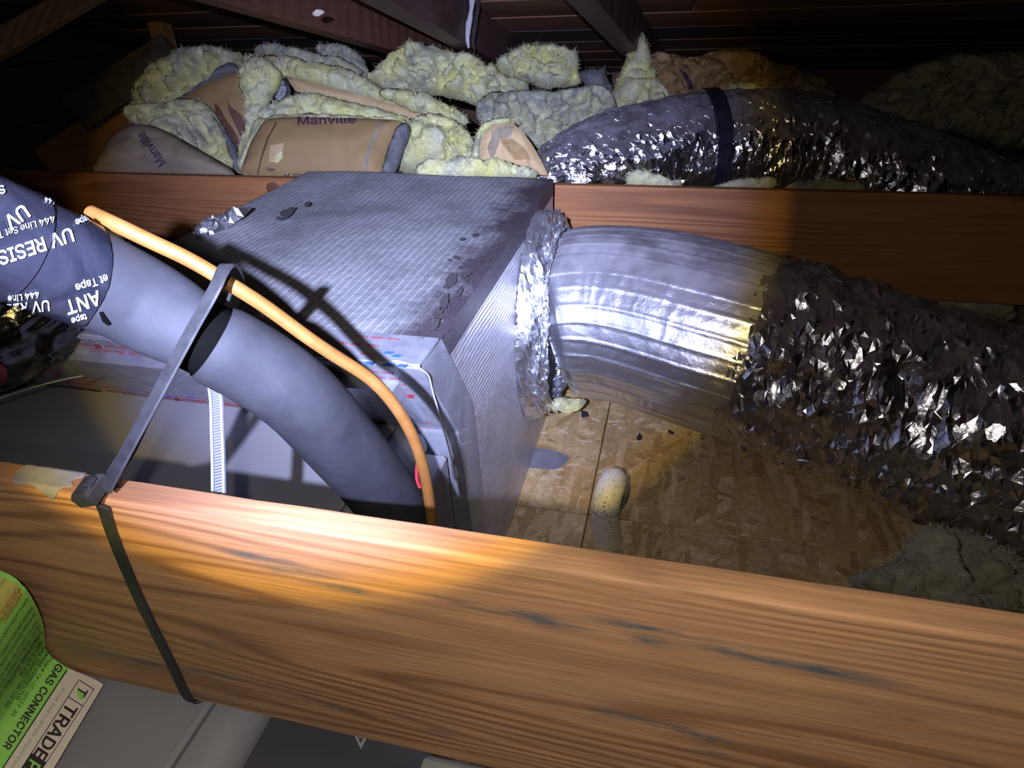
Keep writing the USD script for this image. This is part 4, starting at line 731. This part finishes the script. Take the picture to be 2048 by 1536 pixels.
batt("grey-tan creased fibreglass sheet above the far foil duct", [(955, 200), (990, 182), (1060, 180), (1150, 176), (1200, 165), (1225, 185), (1238, 225), (1180, 250), (1120, 275), (1085, 310), (1040, 290), (990, 260), (950, 245)], 1.34, FIBG, T=.05, amp=.02, seed=22, R=.07)
batt("upright pointed tuft of pale fibreglass against the second rafter", [(1240, 150), (1258, 105), (1272, 70), (1282, 63), (1292, 75), (1300, 105), (1302, 140), (1335, 185), (1345, 215), (1250, 245), (1225, 225), (1222, 190)], 1.42, FIB, T=.05, amp=.018, seed=23, R=.05)
batt("yellow mottled fibreglass clump between the tan roll and the folded kraft flap", [(800, 250), (830, 232), (870, 225), (915, 240), (945, 270), (955, 310), (960, 345), (880, 352), (790, 352), (800, 300)], 1.2, FIB, T=.05, amp=.02, seed=24, R=.06)
kf = lump([(962, 330), (958, 300), (965, 268), (985, 250), (1025, 246), (1045, 262), (1065, 290), (1085, 325), (1098, 352), (1050, 345), (1000, 330)], 1.0, .012, .01, R=.03, res=.006, amp=.004, freq=20, seed=25, jitter=0)
kft = thing("kraft_flap", "folded open kraft paper flap beside the far foil duct", "kraft paper", base_of(kf)); obj("sheet", kf, KRAFTL, kft, smooth=30)
m = patch_on([(975, 300), (985, 262), (1000, 254), (1030, 250), (1020, 275), (1000, 280), (985, 320)], kf, .0008, .0006, 8); obj("fold", m, KRAFTG, kft, smooth=False, label="inner fold with its shade painted in grey-brown")  # darker patch, shade of the inner fold painted on
m = patch_on([(1000, 282), (1022, 276), (1050, 296), (1060, 318), (1030, 320)], kf, .0008, .0006, 8); obj("fold", m, KRAFT, kft, smooth=False)
batt("curled fibreglass rim wrapped round the folded kraft flap", [(940, 345), (940, 300), (950, 262), (975, 240), (1010, 232), (1035, 240), (1000, 250), (968, 268), (960, 300), (964, 340)], 1.02, FIB, T=.025, amp=.006, seed=26)
batt("low flat yellow fibreglass strip lying on the joist beside the box", [(825, 350), (840, 325), (900, 317), (980, 316), (1040, 330), (1090, 352), (1000, 358), (880, 358)], .985, FIB, T=.02, amp=.007, seed=27, lean=45)
kc = lump(rounded([(1290, 130), (1310, 100), (1330, 104), (1390, 118), (1430, 100), (1500, 97), (1535, 115), (1540, 125), (1580, 130), (1640, 150), (1670, 180), (1680, 215), (1600, 215), (1450, 205), (1340, 205), (1310, 180)], 1), 1.5, .05, .03, R=.09, res=.008, amp=.034, freq=17, seed=28, jitter=0, fluff=.8)
kct = thing("kraft_sheet", "crumpled brown kraft paper sheet draped behind the far foil duct", "kraft paper", base_of(kc)); obj("sheet", kc, KRAFT, kct, smooth=24)
for q, mt in [([(1316, 105), (1338, 110), (1348, 122), (1310, 120)], KRAFTL), ([(1360, 138), (1372, 145), (1385, 165), (1390, 190), (1382, 190), (1374, 165)], PURPLE)]:
    m = patch_on(q, kc, .001, .0006, 8)
    if m is not None: obj("print_mark" if mt is PURPLE else "flap", m, mt, kct, smooth=False)
batt("rolled batt end showing pale fibreglass, nearer the light", [(1446, 192), (1455, 168), (1480, 160), (1510, 163), (1540, 185), (1545, 200), (1450, 200)], 1.4, FIB, T=.03, amp=.006, seed=29, name="insulation_roll")
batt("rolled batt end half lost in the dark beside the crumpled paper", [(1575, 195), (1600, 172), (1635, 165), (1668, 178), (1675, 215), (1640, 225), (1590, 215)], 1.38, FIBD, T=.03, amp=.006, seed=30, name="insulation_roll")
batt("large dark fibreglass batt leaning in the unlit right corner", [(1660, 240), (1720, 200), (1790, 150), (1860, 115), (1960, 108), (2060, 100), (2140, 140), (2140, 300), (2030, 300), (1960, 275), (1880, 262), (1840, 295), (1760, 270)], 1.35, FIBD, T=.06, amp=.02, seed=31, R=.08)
batt("small yellow tuft on the far joist under the foil duct", [(1248, 368), (1258, 342), (1275, 332), (1295, 345), (1330, 352), (1360, 362), (1358, 376), (1290, 376)], 1.0, FIB, T=.02, amp=.006, seed=32, lean=40, name="insulation_scrap")
batt("thin grey fibreglass shred on the far joist at the light's edge", [(1420, 376), (1450, 366), (1500, 356), (1545, 352), (1560, 376), (1480, 380)], .97, FIBG, T=.015, amp=.005, seed=33, lean=45, name="insulation_scrap")
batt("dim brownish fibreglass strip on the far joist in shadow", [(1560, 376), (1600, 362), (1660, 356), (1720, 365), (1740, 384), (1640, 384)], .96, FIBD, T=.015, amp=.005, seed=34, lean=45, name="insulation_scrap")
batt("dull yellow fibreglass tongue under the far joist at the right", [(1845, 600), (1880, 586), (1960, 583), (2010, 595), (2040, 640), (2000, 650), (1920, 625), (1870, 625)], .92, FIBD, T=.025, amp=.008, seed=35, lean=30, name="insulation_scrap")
batt("ragged heap of fibreglass under the foil duct at the lower right", [(1690, 1160), (1740, 1140), (1800, 1120), (1825, 1070), (1850, 1045), (1890, 1060), (1960, 1070), (2010, 1110), (2100, 1140), (2140, 1260), (1950, 1250), (1780, 1215)], .60, FIBG2, T=.038, amp=.013, fuzz=3., seed=36, lean=55, R=.05, res=.0045)
# ------------------------------------------------------------------ far foil duct
fd_ = np.array([[*ad(1040, 460, 1.11), .058], [*ad(1110, 372, 1.11), .064], [*ad(1200, 330, 1.11), .076], [*ad(1320, 306, 1.12), .086], [*ad(1480, 296, 1.13), .094], [*ad(1620, 312, 1.13), .096], [*ad(1760, 358, 1.11), .094], [*ad(1920, 420, 1.09), .092], [*ad(2120, 500, 1.06), .09]])
fm = jitter(tube(fd_, 300, 120, lambda S, PH: fold(S, PH, 41, amp=.0034, ring=.0030, f1=1.25)), .0014, 6)
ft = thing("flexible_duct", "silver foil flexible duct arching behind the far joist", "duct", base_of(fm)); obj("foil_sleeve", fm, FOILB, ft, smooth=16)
FQ, _ = smooth_path(fd_, 400); fx = np.array([pxx(q) for q in FQ]); b0 = np.argmin(abs(fx-1408)); bq = FQ[b0-5:b0+6].copy(); bq[:, 3] += .006
obj("tape_band", tube(bq, 14, 60), BTAPE, ft, smooth=60, label="black tape band")
# left foil duct, its shadow put into a near-black colour
lq = np.array([[*ad(-260, 735, .44), .043], [*ad(-100, 668, .46), .043], [*ad(20, 622, .485), .043], [*ad(105, 572, .51), .043], [XL-.09, .50, -.10, .043], [XL-.001, .56, -.125, .043]])
lfm = tube(lq, 220, 120, lambda S, PH: fold(S, PH, 61, amp=.005, ring=.004)); obj("flexible_duct", lfm, FOILX, label="foil flexible duct below the taped pipe with its shadow painted in near-black", category="duct", smooth=28)
rp = ad(4, 745, .48); obj("plastic_cap", lump(rounded([(-18, 725), (8, 727), (17, 745), (10, 765), (-18, 775)], 1), .44, .008, .006, res=.003, amp=.001, freq=50, seed=70, jitter=0), REDP, label="dark red plastic cap at the left picture edge", category="cap")
obj("thread", tube([[*ad(-30, 806, .41), .0006], [*ad(40, 783, .43), .0005], [*ad(110, 763, .45), .0005], [*ad(165, 752, .465), .0005]], 30, 6), plain("cobweb", (.2, .2, .2), .8), label="thin pale thread stretched above the grey cabinet", category="thread")

# ------------------------------------------------------------------ things in the dark left, roof odds and ends
pst = ad(322, 60, 1.62); pm = bbox([pst[0]-.02, pst[1]-.02, -.25], [pst[0]+.02, pst[1]+.02, .36], .002)
obj("roof_post", pm, WOODP, label="narrow brown upright post at the upper left", category="post")
b1, b2 = ad(326, 112, 1.53), ad(170, 215, 1.45); d_ = nrm(b2-b1); e_ = nrm(np.cross(d_, A0))
obj("brace_board", obox((b1+b2)/2, d_, e_, np.cross(d_, e_), np.linalg.norm(b2-b1)+.06, .075, .02, .002), DARKB, label="dark grey brace board slanting left of the post", category="board")
b1, b2 = ad(350, 190, 1.72), ad(150, 330, 1.62); d_ = nrm(b2-b1); e_ = nrm(np.cross(d_, A0))
obj("brace_board", obox((b1+b2)/2, d_, e_, np.cross(d_, e_), np.linalg.norm(b2-b1)+.1, .14, .03, .002), WOODF, label="reddish brown brace board slanting down behind the insulation mound", category="board")
b1, b2 = ad(190, -20, 1.15), ad(-20, 100, 1.05); d_ = nrm(b2-b1); e_ = nrm(np.cross(d_, A0))
obj("brace_board", obox((b1+b2)/2, d_, e_, np.cross(d_, e_), np.linalg.norm(b2-b1)+.1, .035, .03, .002), WOODP, label="thin brace barely visible in the top left corner", category="board")
hs = [ad(948, -60, 1.32), ad(946, -10, 1.32), ad(942, 25, 1.32), ad(938, 50, 1.32), ad(935, 72, 1.32), ad(938, 96, 1.32)]
hm_ = tube([[*p, r] for p, r in zip(hs, (.006, .0065, .005, .0055, .005, .0012))], 60, 12, lambda S, PH: .0035*(meshkit.fbm(np.stack([S*60, np.cos(PH)*2, np.sin(PH)*2], -1), 3, 71)-.5)*2)
hw = thing("hanging_shred", "whitish dusty shred hanging from the roof in front of the middle rafter", "shred", base_of(hm_)); obj("strand", hm_, plain("shred_white", (.55, .55, .58), .9), hw)
h2 = tube([[*(p+RT*.012+UP*(-.004)), r] for p, r in zip(hs, (.005, .005, .004, .005, .004, .001))], 50, 10, lambda S, PH: .003*(meshkit.fbm(np.stack([S*70, np.cos(PH)*2, np.sin(PH)*2], -1), 3, 72)-.5)*2); obj("strand", h2, plain("shred_dark", (.04, .03, .028), .9), hw, label="dark strand")
obj("insulation_scrap", lump(rounded([(622, 29), (631, 18), (645, 19), (652, 27), (640, 34)], 1), (apl(636, 25, RP+RN*(RH+.012), RN)-O)@FW, .008, .005, res=.003, amp=.002, freq=60, seed=75), plain("fleck", (.6, .58, .48), .9), label="tiny pale fleck stuck to the reddish rafter", category="insulation")
